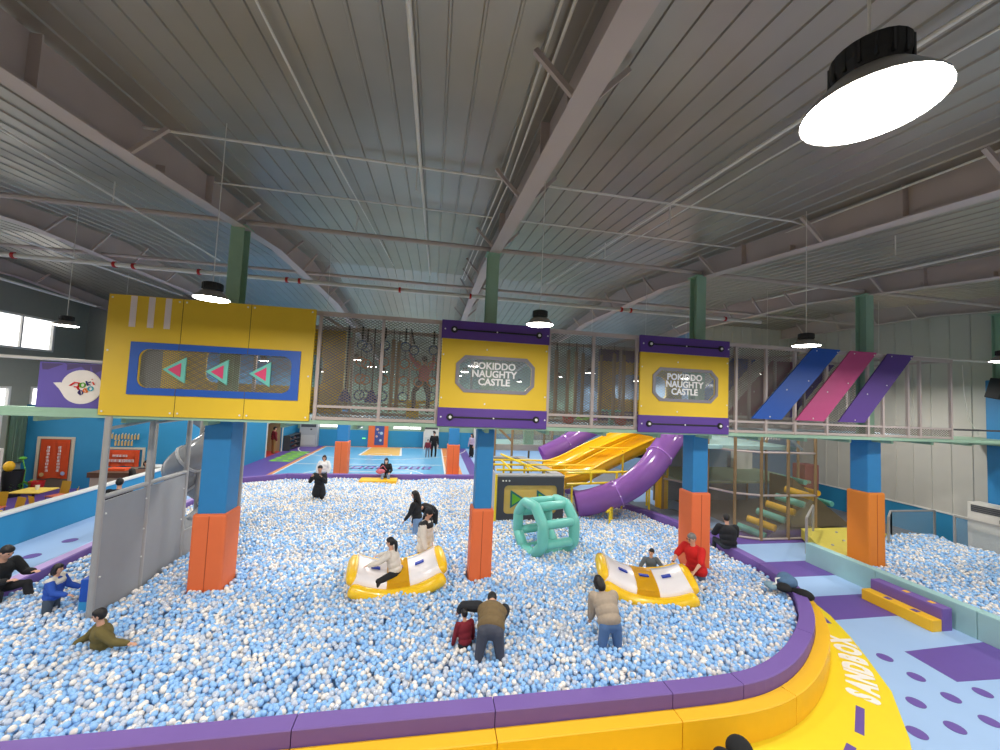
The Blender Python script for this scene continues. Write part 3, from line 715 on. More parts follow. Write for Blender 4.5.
for x in (-4.9, -4.19, -3.45):
    MB().prism([P(x, 4.7, BY-.075), P(x+.37, 4.94, BY-.075), P(x+.37, 4.46, BY-.075)], (0, .03, 0)).build('mint_triangle', mMINT, yp)
    MB().prism([P(x+.09, 4.7, BY-.085), P(x+.3, 4.83, BY-.085), P(x+.3, 4.57, BY-.085)], (0, .012, 0)).build('pink_triangle', M('pink_print', (214, 66, 112), .5), yp)
bolts(yp, [(x, z) for x in (-5.8, -4.72, -4.6, -3.56, -3.44, -2.4) for z in (3.9, 5.97)]+[(-5.8, 5.0), (-2.4, 4.7)], BY-.07)
n_ = net(-5.4, -2.6, 4.3, 5.1, BY+.0, par=yp, name='window_mesh', pu=.07, pv=.042, th=.01)
# two window panels with lettering
def window_panel(x0, x1, label):
    t = thing('facade_panel', label, 'panel', ((x0+x1)/2, BY, 3.81)); w = x1-x0; cx = (x0+x1)/2
    hx0, hx1, hz0, hz1, c = x0+.38, x1-.36, 4.6, 5.24, .14
    H = [V(hx1, BY-.06, hz1-c), V(hx1-c, BY-.06, hz1), V(hx0+c, BY-.06, hz1), V(hx0, BY-.06, hz1-c), V(hx0, BY-.06, hz0+c), V(hx0+c, BY-.06, hz0), V(hx1-c, BY-.06, hz0), V(hx1, BY-.06, hz0+c)]
    frame_panel('yellow_board', mYELP, x0, x1, 4.2, 5.64, H, t, BY-.06, D)
    e = .07; O = [h+V(sx*e, -.02, sz*e) for h, (sx, sz) in zip(H, [(1, .4), (.4, 1), (-.4, 1), (-1, .4), (-1, -.4), (-.4, -1), (.4, -1), (1, -.4)])]
    MB().ring(O, [h+V(0, -.02, 0) for h in H], (0, .02, 0)).build('grey_frame', M('window_frame_grey', (130, 126, 134), .5), t)
    MB().prism(H, (0, .012, 0)).build('window_pane', mGLASS, t)
    for z0, z1 in ((5.64, 6.03), (3.81, 4.2)):
        bb = MB().box(x0-.02, x1+.02, BY-.07, BY-.01, z0, z1, bev=.008).build('purple_band', mPURPD, t)
        zc = (z0+z1)/2
        MB().box(x0+.24, x1-.22, BY-.085, BY-.068, zc-.016, zc+.016).build('slot_bar', mBLACK, bb)
        for x in (x0+.24, x1-.22):
            MB().lathe([(0, -.03), (.065, -.03), (.075, 0), (.0, 0)], (x, BY-.065, zc), 20, 'y').build('round_knob', mBLACK, bb)
            MB().lathe([(0, -.012), (.03, -.012), (.03, 0), (.0, 0)], (x, BY-.095, zc), 14, 'y').build('knob_centre', mWHITE, bb)
        bolts(t, [(x0+.05, zc), (cx, zc), (x1-.03, zc)], BY-.09)
    bolts(t, [(x0+.04, 5.3), (x0+.04, 4.4), (x1-.04, 4.5), (x1-.04, 5.5), (cx-.2, 5.45), (cx-.2, 4.3)], BY-.07)
    MB().text('POKIDDO\nNAUGHTY\nCASTLE', (cx-.02, BY-.068, 4.93), (1, 0, 0), (0, 0, 1), .2, .003, .006).build('lettering', mWHTX, t)
window_panel(.15, 2.45, 'yellow and purple window panel in the middle, with white lettering, above second column')
window_panel(4.65, 6.94, 'yellow and purple window panel with white lettering above the third column')
# back side panels
bp = thing('facade_panel', 'yellow board on the rear side of the walkway seen through the left netting', 'panel', (-4, 10.05, 3.84)); frame_panel('board', mYELP, -6.2, -2.2, 3.83, 6.0, rrect(-5.3, -2.7, 4.5, 5.3, .2, y=10.05), bp, 10.05, D)
bp = thing('facade_panel', 'rear yellow and purple window board seen through the netting left of the third column panel', 'panel', (6, 10.05, 3.84))
frame_panel('board', mYELP, 4.6, 7.2, 4.2, 5.6, rrect(5.0, 6.7, 4.55, 5.25, .22, y=10.05), bp, 10.05, D)
MB().box(4.6, 7.2, 10.05, 10.1, 5.6, 6.0).build('purple_band', mPURPD, bp); MB().box(4.6, 7.2, 10.05, 10.1, 3.83, 4.2).build('purple_band', mPURPD, bp)
# diagonal boards
def slat(xb0, xb1, xt0, xt1, y, mat, label):
    t = thing('diagonal_board', label, 'board', ((xb0+xb1)/2, y, 4.2))
    MB().prism([V(xb0, y, 4.21), V(xb1, y, 4.21), V(xt1, y, 6.04), V(xt0, y, 6.04)], (0, .03, 0)).build('board', mat, t)
    bolts(t, [(xt1-.1, 5.97), (xt0+.1, 5.97), (xb0+.5, 4.27), ((xb0+xt0)/2+.1, 4.95), ((xb1+xt1)/2-.1, 5.2), ], y-.01)
slat(7.6, 8.44, 9.36, 10.19, BY-.05, mBLUEP, 'blue slanting board on the walkway front, behind a hanging lamp')
slat(8.85, 9.68, 10.51, 11.34, BY-.05, mPINKP, 'pink slanting board between the blue and the purple ones')
slat(10.12, 10.92, 11.7, 12.54, BY-.05, mPURPD, 'purple slanting board, rightmost on the walkway front')
slat(8.7, 9.6, 10.4, 11.3, 10.06, M('dull_pink_board', (150, 76, 104), .6), 'dull pink slanting board on the rear side seen through the mesh')
slat(7.3, 8.1, 9.0, 9.8, 10.06, mBLUEP, 'blue slanting board on the rear side of the walkway')
slat(10.2, 11.0, 11.9, 12.7, 10.06, mPURPD, 'purple slanting board on the rear side of the walkway')
# hanging rings, cones and poles inside
mRO = M('ring_orange', (196, 120, 60), .5); mRB = M('ring_blue', (50, 80, 130), .5)
def ring_rope(x, y, zs, label, slant=0):
    t = thing('ring_rope', label, 'climbing rings', (x, y, zs[-1]), 'climbing ring ropes')
    MB().tube([(x, y, 5.94), (x+slant*.3, y, zs[0]+.14)], .022, 6).build('strap', mBLACK, t)
    for i, z in enumerate(zs):
        xx = x+slant*(.3+.25*i)
        MB().tube([(xx+.105*math.cos(a*PI/8), y+.03*math.sin(a*PI/8), z+.105*math.sin(a*PI/8)) for a in range(16)], .016, 6, True).build('ring', mRB if i in (0, 3) else mRO, t, True)
        if i: MB().tube([(xx, y, z+.1), (xx-slant*.25, y, zs[i-1]-.1)], .008, 5).build('link', mBLACK, t)
ring_rope(-1.62, 9.0, (5.5, 5.12, 4.73, 4.36), 'string of blue and orange climbing rings, first from the yellow panel')
ring_rope(-1.56, 9.35, (5.48, 5.1, 4.72, 4.36), 'string of climbing rings just behind the first one')
ring_rope(-1.12, 9.0, (5.52, 5.14, 4.73, 4.36), 'string of climbing rings behind the middle walkway post')
ring_rope(-.66, 9.0, (5.52, 5.12, 4.73, 4.36), 'string of climbing rings right of the middle walkway post')
ring_rope(-.55, 9.0, (5.45, 5.1, 4.72), 'slanting string of climbing rings pulled toward the climbing child', .28)
ring_rope(-.02, 9.0, (5.48, 5.12, 4.74, 4.4), 'string of climbing rings nearest the left window panel')
for x, l in ((-1.96, 'left'), (-1.38, 'right')):
    t = thing('climbing_cone', 'blue cone hanging low on a rope inside the walkway, %s one' % l, 'climbing hold', (x, 9.2, 4.2))
    MB().lathe([(0, 4.5), (.04, 4.48), (.15, 4.26), (.15, 4.2), (0, 4.2)], (x, 9.2, 0), 14).build('cone', M('cone_blue', (50, 66, 140), .5), t, True, 40)
    MB().tube([(x, 9.2, 4.48), (x, 9.2, 5.94)], .02, 6).build('rope', mBLACK, t)
t = thing('balance_beam', 'yellow balance beam on a block inside the walkway below the rings', 'beam', (-.5, 9.3, 3.86))
MB().box(-1.0, .05, 9.55, 9.75, 4.2, 4.28).build('beam', mYELP, t); MB().box(-.6, -.3, 9.55, 9.75, 3.86, 4.2).build('block', mYELP, t)
for i, (x, y) in enumerate(((3.05, 9.2), (3.2, 9.6), (3.3, 9.0), (3.58, 9.2), (3.85, 9.4), (4.4, 9.5), (4.57, 9.1), (4.9, 9.2), (-.85, 9.5), (-.95, 9.2), (-2.0, 9.5))):
    t = thing('hanging_pole', 'tan padded pole hanging inside the walkway, number of its kind in the netting', 'pole', (x, y, 3.9), 'hanging padded poles')
    t['label'] = 'tan padded pole hanging inside the netted walkway'
    MB().tube([(x, y, 4.0), (x, y, 5.7)], .045, 8).build('padding', mTAN, t, True, 40); MB().tube([(x, y, 5.7), (x, y, 5.95)], .01, 5).build('rope', mBLACK, t)
for x, l in ((3.42, 'left'), (4.85, 'right')):
    tag(MB().lathe([(0, 3.86), (.13, 3.88), (.15, 4.0), (.1, 4.1), (0, 4.12)], (x, 9.2, 0), 14).build('stepping_pad', mRED, None, True), 'round red stepping pad on the walkway deck, %s one' % l, 'pad')
t = thing('stepping_table', 'small pale mint T shaped stand on the walkway deck', 'stand', (4.63, 9.3, 3.86)); MB().box(4.4, 4.88, 9.2, 9.4, 4.2, 4.25).build('top', mMINT, t); MB().box(4.58, 4.68, 9.25, 9.35, 3.86, 4.2).build('stem', mMINT, t)
# purple sign with white speech bubble
t = thing('company_sign', 'purple sign board with white speech bubble and coloured letters beside the yellow panel', 'sign', (-6.45, 8.2, 3.93))
MB().box(-6.98, -5.93, 8.18, 8.22, 3.92, 4.74, bev=.005).build('board', M('violet_sign', (98, 82, 168), .6), t)
mSG = M('dark_violet_print', (78, 62, 110), .6)
MB().prism([(-6.95, 8.178, 4.72), (-6.6, 8.178, 4.72), (-6.85, 8.178, 4.6), (-6.93, 8.178, 4.6)], (0, .004, 0)).build('dark_wedge', mSG, t)
MB().prism([(-6.6, 8.178, 4.73), (-6.2, 8.178, 4.73), (-6.2, 8.178, 4.56), (-6.34, 8.178, 4.68), (-6.56, 8.178, 4.6), (-6.56, 8.178, 4.7)], (0, .004, 0)).build('dark_wedge', mSG, t)
MB().prism([(-6.2, 8.178, 4.73), (-5.95, 8.178, 4.73), (-5.95, 8.178, 4.66), (-6.14, 8.178, 4.56)], (0, .004, 0)).build('dark_wedge', mSG, t)
bc = V(-6.3, 8.17, 4.31)
bub = [bc+V(.32*math.cos(a), 0, .31*math.sin(a)) for a in [math.radians(q) for q in range(-140, 171, 10)]]+[V(-6.63, 8.17, 4.38), V(-6.74, 8.17, 4.37), V(-6.64, 8.17, 4.26)]
MB().prism(bub, (0, .012, 0)).build('speech_bubble', M('cream_bubble', (236, 228, 222), .6), t)
def glyph(name, rgb, strokes, w):
    b = MB()
    for s_ in strokes: b.tube([V(-6.3+q[0], 8.165, 4.31+q[1]) for q in s_], w*1.25, 6, flat=.4)
    b.build(name, M('print_%d_%d_%d' % rgb, rgb, .6), t)
def circ(cx, cz, r): return [(cx+r*math.cos(a*PI/8), cz+r*math.sin(a*PI/8)) for a in range(17)]
glyph('letter_p', (226, 40, 44), [[(-.17, .02), (-.1, .08), (-.03, .07), (-.04, .0), (-.1, -.0)], [(-.06, .0), (-.03, -.05)]], .024)
glyph('letter_o', (110, 190, 50), [circ(.02, .035, .04)], .018)
glyph('letter_k', (40, 50, 130), [[(.07, .11), (.1, .03)], [(.14, .1), (.08, .065), (.14, .04)]], .017)
glyph('letter_i', (236, 84, 60), [[(.17, .1), (.2, .05)], [(.16, .15), (.163, .145)]], .017)
glyph('letter_d', (70, 50, 130), [circ(.0, -.1, .035), [(-.02, -.05), (-.0, -.15)]], .014)
glyph('letter_d', (244, 140, 60), [circ(.075, -.06, .035), [(.06, -.02), (.1, -.1)]], .014)
glyph('letter_o', (80, 184, 204), [circ(.15, -.025, .038)], .018)
tag(MB().tube([(-16, 8.3, 4.95), (-5.9, 8.3, 4.78)], .03, 8).build('roof_pipe', mPIPE), 'white pipe running above the purple sign', 'pipe')
# right end: green glass rail, hanging cable, speaker
t = thing('loudspeaker', 'black loudspeaker on the right edge column', 'speaker', (17.65, 9.1, 5.0))
R_ = Matrix.Rotation(math.radians(14), 3, 'X')
MB().box(17.35, 17.85, 8.85, 9.2, 5.08, 5.72, rot=R_, bev=.03).build('cabinet', mBLACK, t); MB().box(17.39, 17.81, 8.81, 8.85, 5.14, 5.66, rot=R_).build('grille', mDARK, t)
MB().bar((17.6, 9.1, 5.4), (17.87, 9.25, 5.3), .05).build('bracket', mBLACK, t)
tag(MB().tube([(15.3, 8.6, 6.0), (15.35, 8.6, 5.2), (15.5, 8.6, 4.4), (15.9, 8.6, 3.95)], .012, 6).build('hanging_cable', mPIPE), 'white cable hanging in a curve near the right end of the walkway', 'cable')
tag(MB().tube([(13.9, 8.06, 4.12), (16.6, 8.06, 4.12)], .025, 8).build('end_rail', mDARK), 'dark horizontal rail at the bare right end of the walkway', 'rail')
tag(MB().tube([(12.6, 8.3, 6.05), (17.5, 8.6, 6.15)], .03, 8).build('roof_pipe', mPIPE), 'white pipe along the white wall above the right end of the walkway', 'pipe')
# ---------------- grey panel wall ----------------
t = thing('panel_wall', 'grey board wall on round steel posts standing in the left of the pit', 'partition', (-5.6, 9, .3))
for y, zt in ((7.86, 3.82), (8.97, 3.7), (10.2, 3.7)): MB().tube([(-5.6, y, .1), (-5.6, y, zt)], .05, 12).build('post', mGREY, t, True, 40)
for y0, y1 in ((7.91, 8.94), (9.0, 10.17)): MB().box(-5.63, -5.58, y0, y1, .1, 2.32, bev=.01).build('grey_board', mGREYP, t)
MB().tube([(-5.6, 7.86, 2.4), (-5.6, 10.2, 2.38)], .045, 10).build('top_tube', mGREY, t, True, 40)
MB().tube([(-5.6, 7.86, 3.6), (-5.6, 8.97, 3.68)], .03, 8).build('brace', mGREY, t, True, 40)
MB().tube([(-5.6, 8.97, 3.62), (-5.6, 10.2, 3.62)], .03, 8).build('brace', mGREY, t, True, 40)
for y, z in ((8.93, 2.1), (8.93, 1.5), (8.93, .95), (10.12, 2.0), (10.12, 1.3), (7.96, 2.1), (7.96, 1.0)): MB().ball((-5.575, y, z), .018, n=6).build('bolt', mWHITE, t)
tag(MB().tube([(-4.42, 10.2, .2), (-4.42, 10.2, 3.68)], .04, 10).build('thin_pole', mGREY), 'thin grey steel pole just right of the left column', 'pole')
t = thing('foam_block', 'blue foam block with light blue base in the balls beside the grey panel wall', 'foam block', (-5.8, 8.1, .2))
MB().box(-5.9, -5.66, 8.02, 8.26, .55, .94, bev=.02).build('dark_blue_part', M('deep_blue_foam', (24, 84, 190), .5), t); MB().box(-5.9, -5.66, 8.02, 8.26, .1, .55, bev=.01).build('light_blue_part', M('cyan_foam', (50, 150, 210), .5), t)
pts = [(-6.05+.16*math.sin(a*.3)*1.2, 8.6, 1.3+.09*a) for a in range(11)]
tag(MB().tube([(-5.62, 8.5, 1.2), (-6.02, 8.5, 1.3), (-6.1, 8.5, 1.5), (-6.08, 8.5, 1.7), (-5.95, 8.5, 1.86), (-5.62, 8.5, 1.9)], .022, 8).build('grab_hoop', M('amber_hoop', (232, 170, 60), .5), None, True, 50), 'amber grab hoop fixed to the back of the grey panel wall', 'handle')
# ---------------- spiral tube slide ----------------
t = thing('spiral_slide', 'smoky grey spiral tube slide behind the grey panel wall and left column', 'slide', (-5.4, 11.6, .2))
cx, cy, R0 = -5.95, 11.4, .4
hp = [(cx+R0*math.cos(math.radians(a)), cy+R0*math.sin(math.radians(a)), .75+(a+70)*.0053) for a in range(-70, 500, 12)]
hp = [(cx+.55, cy-.95, .66), (cx+.4, cy-.65, .68)]+hp
k = len(hp); q = k//5
for i in range(5):
    seg = hp[i*q:(i+1)*q+1] if i < 4 else hp[i*q:]
    MB().tube(seg, .37, 20, caps=False).build('tube_section', mSPIR, t, True)
    c = V(*seg[0]); d = (V(*seg[1])-c).normalized()
    MB().tube([c-d*.03, c+d*.03], .4, 20).build('flange_ring', M('pale_plastic_joint', (190, 190, 190), .35), t, True, 40)
MB().tube([(cx, cy, .1), (cx, cy, 3.7)], .06, 10).build('centre_pole', mGREY, t, True, 40)
MB().tube([(cx-.95, cy-.2, .3), (cx-.95, cy-.2, 3.7)], .035, 8).build('support_pole', mGREY, t)
# ---------------- inflatable rockers ----------------
mIW = M('white_inflatable', (240, 232, 232), .25, var=.02, coat=.4); mIY = M('yellow_inflatable', (250, 200, 30), .22, var=.03, coat=.5); mHB = M('blue_handle', (30, 60, 170), .5)
def rocker(name, loc, yaw, roll, label, L=1.0, R=1.85):
    t = thing(name, label, 'inflatable rocker', loc)
    Rz = Matrix.Rotation(yaw, 3, 'Z') @ Matrix.Rotation(roll, 3, 'Y') @ Matrix.Rotation(math.radians(8), 3, 'X')
    def W_(x, y, z): return V(*loc)+Rz@V(x, y, z)
    def A(s, y, h): # s: angle along the arc, h: height above its outer skin
        return W_((R-h)*math.sin(s), y, R-(R-h)*math.cos(s))
    am = .57
    # white pad
    b = MB(); n = 18; sec = []
    prof = [(-.43, .1), (-.48, .22), (-.43, .34), (-.26, .39), (0, .4), (.26, .39), (.43, .34), (.48, .22), (.43, .1), (0, .05)]
    vs = []; 
    for i in range(n+1):
        s = -am+2*am*i/n
        vs += [A(s, y, h) for y, h in prof]
    m = len(prof); fs = [(i*m+j, i*m+(j+1) % m, (i+1)*m+(j+1) % m, (i+1)*m+j) for i in range(n) for j in range(m)]
    fs += [tuple(range(m)), tuple(n*m+j for j in range(m))]
    b._add(vs, fs); b.build('white_mattress', mIW, t, True, 60)
    # side tubes in straight chords with rounded ends
    for sd in (-1, 1):
        pts = []; rr = []
        sa = [-am*1.02, -am*.98, -am*.9]+[-am*.9+i*am*1.8/8 for i in range(1, 8)]+[am*.9, am*.98, am*1.02]
        for i, s in enumerate(sa): pts.append(A(s, sd*.54, .14)); rr.append(.138*(.45 if i in (0, len(sa)-1) else .85 if i in (1, len(sa)-2) else 1))
        MB().tube(pts, rr, 16).build('side_tube', mIY, t, True, 50)
    # end bolsters
    for sg in (-1, 1):
        pts = [A(sg*am*1.03, y, .22) for y in (-.44, -.4, -.24, 0, .24, .4, .44)]; MB().tube(pts, [.06, .1, .13, .135, .13, .1, .06], 14).build('end_bolster', mIY, t, True, 50)
        hb = MB()
        hb.bar(A(sg*am*.68, -.02, .415), A(sg*am*.45, -.02, .415), .1, .025)
        hb.build('blue_handle', mHB, t)
    vs = []
    for i in range(5):
        s = -.15+.3*i/4
        vs += [A(s, y, h+.012) for y, h in prof[1:8]]
    MB()._add and None
    b = MB(); m = 7; fs = [(i*m+j, i*m+j+1, (i+1)*m+j+1, (i+1)*m+j) for i in range(4) for j in range(6)]; b._add(vs, fs)
    r = bmesh.ops.solidify(b.bm, geom=b.bm.faces[:], thickness=.01); b.build('yellow_seat_band', mIY, t, True, 50)
    MB().bar(A(-.07, 0, .425), A(.07, 0, .425), .09, .02).build('blue_handle', mHB, t)
    return t
rocker('inflatable_rocker', (-.52, 8.7, .28), .12, -.04, 'white and yellow inflatable rocker in the left of the pit, ridden by a girl')
rocker('inflatable_rocker', (4.78, 7.9, .28), -.3, .04, 'white and yellow inflatable rocker on the right, held by the man in red')
# ---------------- inflatable roller ----------------
t = thing('inflatable_roller', 'mint green inflatable roller of two octagonal rings joined by bars', 'inflatable wheel', (3.3, 10.5, .2))
ax = V(.95, .3, 0).normalized(); sd = V(-ax.y, ax.x, 0); cc = V(3.24, 10.2, .99)
for k_ in (-1, 1):
    c = cc+ax*.5*k_; pts = []
    for i in range(8):
        a0 = 2*PI*(i+.5)/8; a1 = 2*PI*(i+1.5)/8
        p = c+(sd*math.cos(a0)+V(0, 0, math.sin(a0)))*.67; q_ = c+(sd*math.cos(a1)+V(0, 0, math.sin(a1)))*.67
        pts += [p.lerp(q_, .0), p.lerp(q_, .12), p.lerp(q_, .5), p.lerp(q_, .88)]
    MB().tube(pts, [.13, .14, .145, .14]*8, 14, True).build('octagon_ring', mMINT, t, True)
for i in range(8):
    a0 = 2*PI*(i+.5)/8; p = (sd*math.cos(a0)+V(0, 0, math.sin(a0)))*.66
    MB().tube([cc+p-ax*.48, cc+p-ax*.3, cc+p, cc+p+ax*.3, cc+p+ax*.48], [.1, .115, .12, .115, .1], 12).build('cross_bar', mMINT, t, True)
# ---------------- dark box with gold panel ----------------
t = thing('arrow_gate_box', 'dark grey framed box with gold panel and two green triangles behind the roller wheel', 'play box', (3.4, 12.5, .1))
hole = rrect(2.5, 4.32, .62, 1.55, .14, y=12.42)
b = frame_panel('front_frame', mDARK, 2.28, 4.55, .1, 1.83, hole, t, 12.42, V(0, .08, 0))
MB().prism([v+V(0, .05, 0) for v in hole], (0, .02, 0)).build('gold_panel', mGOLD, t)
for x in (2.72, 3.62):
    MB().prism([V(x, 12.44, 1.4), V(x, 12.44, .8), V(x+.48, 12.44, 1.1)], (0, .02, 0)).build('teal_triangle', M('teal_print', (30, 110, 110), .5), t)
    MB().prism([V(x+.06, 12.425, 1.29), V(x+.06, 12.425, .91), V(x+.36, 12.425, 1.1)], (0, .02, 0)).build('green_triangle', M('leaf_green_print', (110, 180, 40), .5), t)
for x in (2.45, 2.55, 2.66): MB().lathe([(0, 0), (.028, 0), (.028, .012), (0, .012)], (x, 12.405, 1.7), 12, 'y').build('white_dot', mWHITE, t)
MB().tube([(2.22, 12.42, .1), (2.22, 12.42, 1.9)], .04, 8).build('yellow_edge_post', mYPIPE, t)
MB().box(2.26, 2.3, 12.5, 16.8, .1, 1.83).build('side_board', M('pale_grey_board', (170, 168, 170), .5), t)
MB().box(2.25, 4.57, 12.42, 12.75, 1.83, 1.88).build('top_ledge', M('grey_vinyl', (150, 150, 152), .5), t)
MB().prism([(4.2, 12.7, 1.83), (4.57, 12.7, 1.83), (4.1, 16.2, 1.83), (3.7, 16.2, 1.83)], (0, 0, .06)).build('slanting_grey_rail', M('grey_vinyl', (150, 150, 152), .5), t)
MB().box(2.3, 4.1, 16.0, 16.35, 1.8, 1.88).build('rear_ledge', M('grey_vinyl', (150, 150, 152), .5), t)
def yframe(name, label, bars, posts=()):
    t = thing(name, label, 'frame', bars[0][0])
    for a, c in bars: MB().tube([a, c], .04, 8).build('yellow_tube', mYPIPE, t, True, 40)
    return t
bars = []
for y, z in ((13.2, 1.9), (14.2, 1.9), (15.2, 1.9)): bars.append(((2.35, y, z), (6.4, y, z)))
for x in (2.9, 3.6): bars.append(((x, 13.2, 1.88), (x, 15.2, 1.88)))
for x in (2.8, 3.6, 4.4, 5.2): bars.append(((x, 14.2, .3), (x, 14.2, 1.9)))
bars.append(((2.9, 15.4, 2.1), (3.9, 13.1, 1.9)))
yframe('yellow_tube_frame', 'yellow tube scaffold behind the dark box', bars)
bars = [((4.7, 12.6, 1.93), (8.0, 12.9, 1.96)), ((4.7, 12.6, 1.55), (8.0, 12.9, 1.6)), ((8.0, 12.9, .2), (8.0, 12.9, 2.1)), ((5.6, 12.62, 1.55), (5.6, 12.62, 1.95)), ((6.6, 12.7, 1.5), (6.6, 12.7, 1.95)), ((7.3, 12.8, 1.0), (7.3, 12.8, 1.95)),
        ((8.0, 12.9, 1.9), (8.7, 14.2, 2.0)), ((8.7, 14.2, .2), (8.7, 14.2, 2.1)), ((7.3, 13.6, .2), (7.3, 13.6, 2.6)), ((6.0, 11.95, .2), (6.0, 11.95, .85)), ((6.3, 12.4, .2), (6.3, 12.4, .85)), ((5.9, 11.95, .8), (6.4, 12.45, .85)), ((4.9, 12.6, .2), (4.9, 12.6, 1.5)), ((8.0, 12.9, 2.1), (8.35, 12.6, 2.35)), ((8.35, 12.6, 2.0), (8.35, 12.6, 2.35)), ((8.0, 12.9, 1.75), (8.35, 12.6, 2.05)), ((6.2, 14.2, 2.6), (9.6, 14.2, 2.6)), ((9.6, 14.2, .2), (9.6, 14.2, 2.6))]
yframe('yellow_tube_frame', 'yellow tube supports carrying the purple tube slide', bars)
# ---------------- slides ----------------
def spline(P, n=8):
    P = [V(*p) for p in P]; o = []
    for i in range(len(P)-1):
        p0 = P[max(i-1, 0)]; p1 = P[i]; p2_ = P[i+1]; p3 = P[min(i+2, len(P)-1)]
        for k in range(n):
            u = k/n; o.append(.5*((2*p1)+(p2_-p0)*u+(2*p0-5*p1+4*p2_-p3)*u*u+(3*p1-p0-3*p2_+p3)*u**3))
    o.append(P[-1]); return o
def tube_slide(name, label, P, r, mat, joints):
    t = thing(name, label, 'slide', P[0]); S_ = spline(P); k = len(S_)
    cut = [int(k*j) for j in joints]+[k-1]; a = 0
    for c in cut:
        o = MB().tube(S_[a:c+1], r, 22, caps=False); bmesh.ops.solidify(o.bm, geom=o.bm.faces[:], thickness=.02); o.build('tube_section', mat, t, True, 50)
        if c < k-1:
            d = (S_[c+1]-S_[c]).normalized(); MB().tube([S_[c]-d*.02, S_[c]+d*.02], r+.025, 22).build('joint_rim', mat, t, True, 40)
            for q_ in range(5):
                a_ = q_*1.25; s_ = d.cross(V(0, 0, 1)).normalized(); u_ = s_.cross(d); MB().ball(S_[c]+(s_*math.cos(a_)+u_*math.sin(a_))*(r+.03), .025, n=6).build('bolt', mWHITE, t)
        a = c
    return t
tube_slide('tube_slide', 'purple tube slide curving down into the balls before the third column', [(5.2, 12.9, .8), (5.8, 12.75, .95), (6.8, 12.5, 1.4), (7.6, 12.4, 2.05), (8.3, 12.6, 2.75), (9.1, 13.1, 3.35), (10.1, 14.2, 3.85)], .44, mSLP, (.3, .62, .78))
def trough(P, r, z_off, t, nm):
    S_ = spline(P); b = MB(); n = 12; vs = []
    for i, p in enumerate(S_):
        d = (S_[min(i+1, len(S_)-1)]-S_[max(i-1, 0)]).normalized(); s_ = d.cross(V(0, 0, 1)).normalized(); u_ = s_.cross(d)
        vs += [p+s_*r*math.cos(PI+PI*j/n)*1.0+u_*r*math.sin(PI+PI*j/n) for j in range(n+1)]
    m = n+1; fs = [(i*m+j, i*m+j+1, (i+1)*m+j+1, (i+1)*m+j) for i in range(len(S_)-1) for j in range(n)]
    b._add(vs, fs); bmesh.ops.recalc_face_normals(b.bm, faces=b.bm.faces[:]); bmesh.ops.solidify(b.bm, geom=b.bm.faces[:], thickness=.03); b.build(nm, mSLY, t, True, 50)
    for sd_ in (0, n):
        MB().tube([vs[i*m+sd_] for i in range(len(S_))], .045, 8).build('rolled_edge', mSLY, t, True, 50)
t = thing('wide_slide', 'wide amber yellow double lane slide descending behind the purple tube', 'slide', (7, 14.5, .3))
trough([(4.9, 14.0, 1.55), (5.7, 14.0, 1.8), (6.9, 14.1, 2.35), (8.9, 14.3, 3.15), (11.2, 14.6, 3.75)], .56, 0, t, 'front_lane')
trough([(4.8, 15.15, 1.75), (5.6, 15.2, 2.0), (6.9, 15.3, 2.6), (8.9, 15.45, 3.35), (11.2, 15.7, 3.95)], .56, 0, t, 'rear_lane')
tube_slide('tube_slide', 'second purple tube slide partly hidden behind the amber slide', [(5.2, 17.2, 1.8), (6.2, 17.2, 2.3), (7.6, 17.3, 3.1), (9.4, 17.4, 3.8), (11, 17.6, 4.2)], .42, mSLP, (.3, .6))
# lime lettered sign behind slides
tag(MB().tube([(6.0, 17.2, 0), (6.0, 17.2, 1.95)], .05, 8).build('slide_support', mYPIPE), 'yellow post holding up the rear purple slide', 'post')
t = thing('lime_sign', 'lime green sign above the rear purple slide', 'sign', (7.9, 19, 3)); MB().box(7.1, 9.6, 19, 19.06, 2.75, 3.6).build('board', M('lime_sign', (120, 196, 50), .5), t)
b = MB()
for k_ in range(4): b.tube([(7.35+k_*.5, 18.98, 3.4), (7.3+k_*.5, 18.98, 3.0), (7.6+k_*.5, 18.98, 3.0), (7.65+k_*.5, 18.98, 3.4)], .035, 6)
b.build('dark_lettering', M('forest_print', (40, 110, 50), .5), t)
# black graffiti sign with orange strokes
t = thing('graffiti_board', 'black board with orange and white scrawled lettering between the slides', 'sign', (9.9, 16.3, 1.8))
MB().box(8.6, 10.8, 16.3, 16.35, 1.9, 3.3).build('board', mBLACK, t)
MB().text('FUN', (9.6, 16.28, 2.6), (1, 0, 0), (0, 0, 1), .8, .005, .03).build('orange_lettering', M('orange_print', (230, 130, 60), .5), t)
# ---------------- netted play structures ----------------
def posts(t, P, z1, mat=mTAN, r=.06):
    for x, y in P: MB().tube([(x, y, 0), (x, y, z1)], r, 8).build('post', mat, t, True, 40)
t = thing('play_tower', 'far netted climbing structure on tan posts left of the slides', 'play structure', (6, 19.5, 0))
posts(t, [(3.2, 18.8), (4.1, 18.9), (5.8, 19), (7.2, 19.0), (3.2, 22), (5.8, 22), (7.2, 22)], 3.8)
MB().box(3.2, 7.3, 19, 22, 1.8, 1.95).build('mint_deck', mMINTF, t); MB().box(3.1, 7.3, 18.9, 19, 1.75, 2.05).build('deck_front', mGREY, t)
MB().box(4.9, 5.4, 19.6, 19.9, 1.95, 3.7).build('mint_pillar', mMINT, t)
MB().bar((3.2, 18.8, 3.0), (4.1, 18.9, 2.2), .1).build('tan_brace', mTAN, t)
MB().box(3.2, 7.3, 22, 22.05, 1.95, 3.8).build('netting', mNETF, t); MB().box(4.1, 7.2, 18.93, 18.94, 2.0, 3.8).build('netting', mNETF, t)
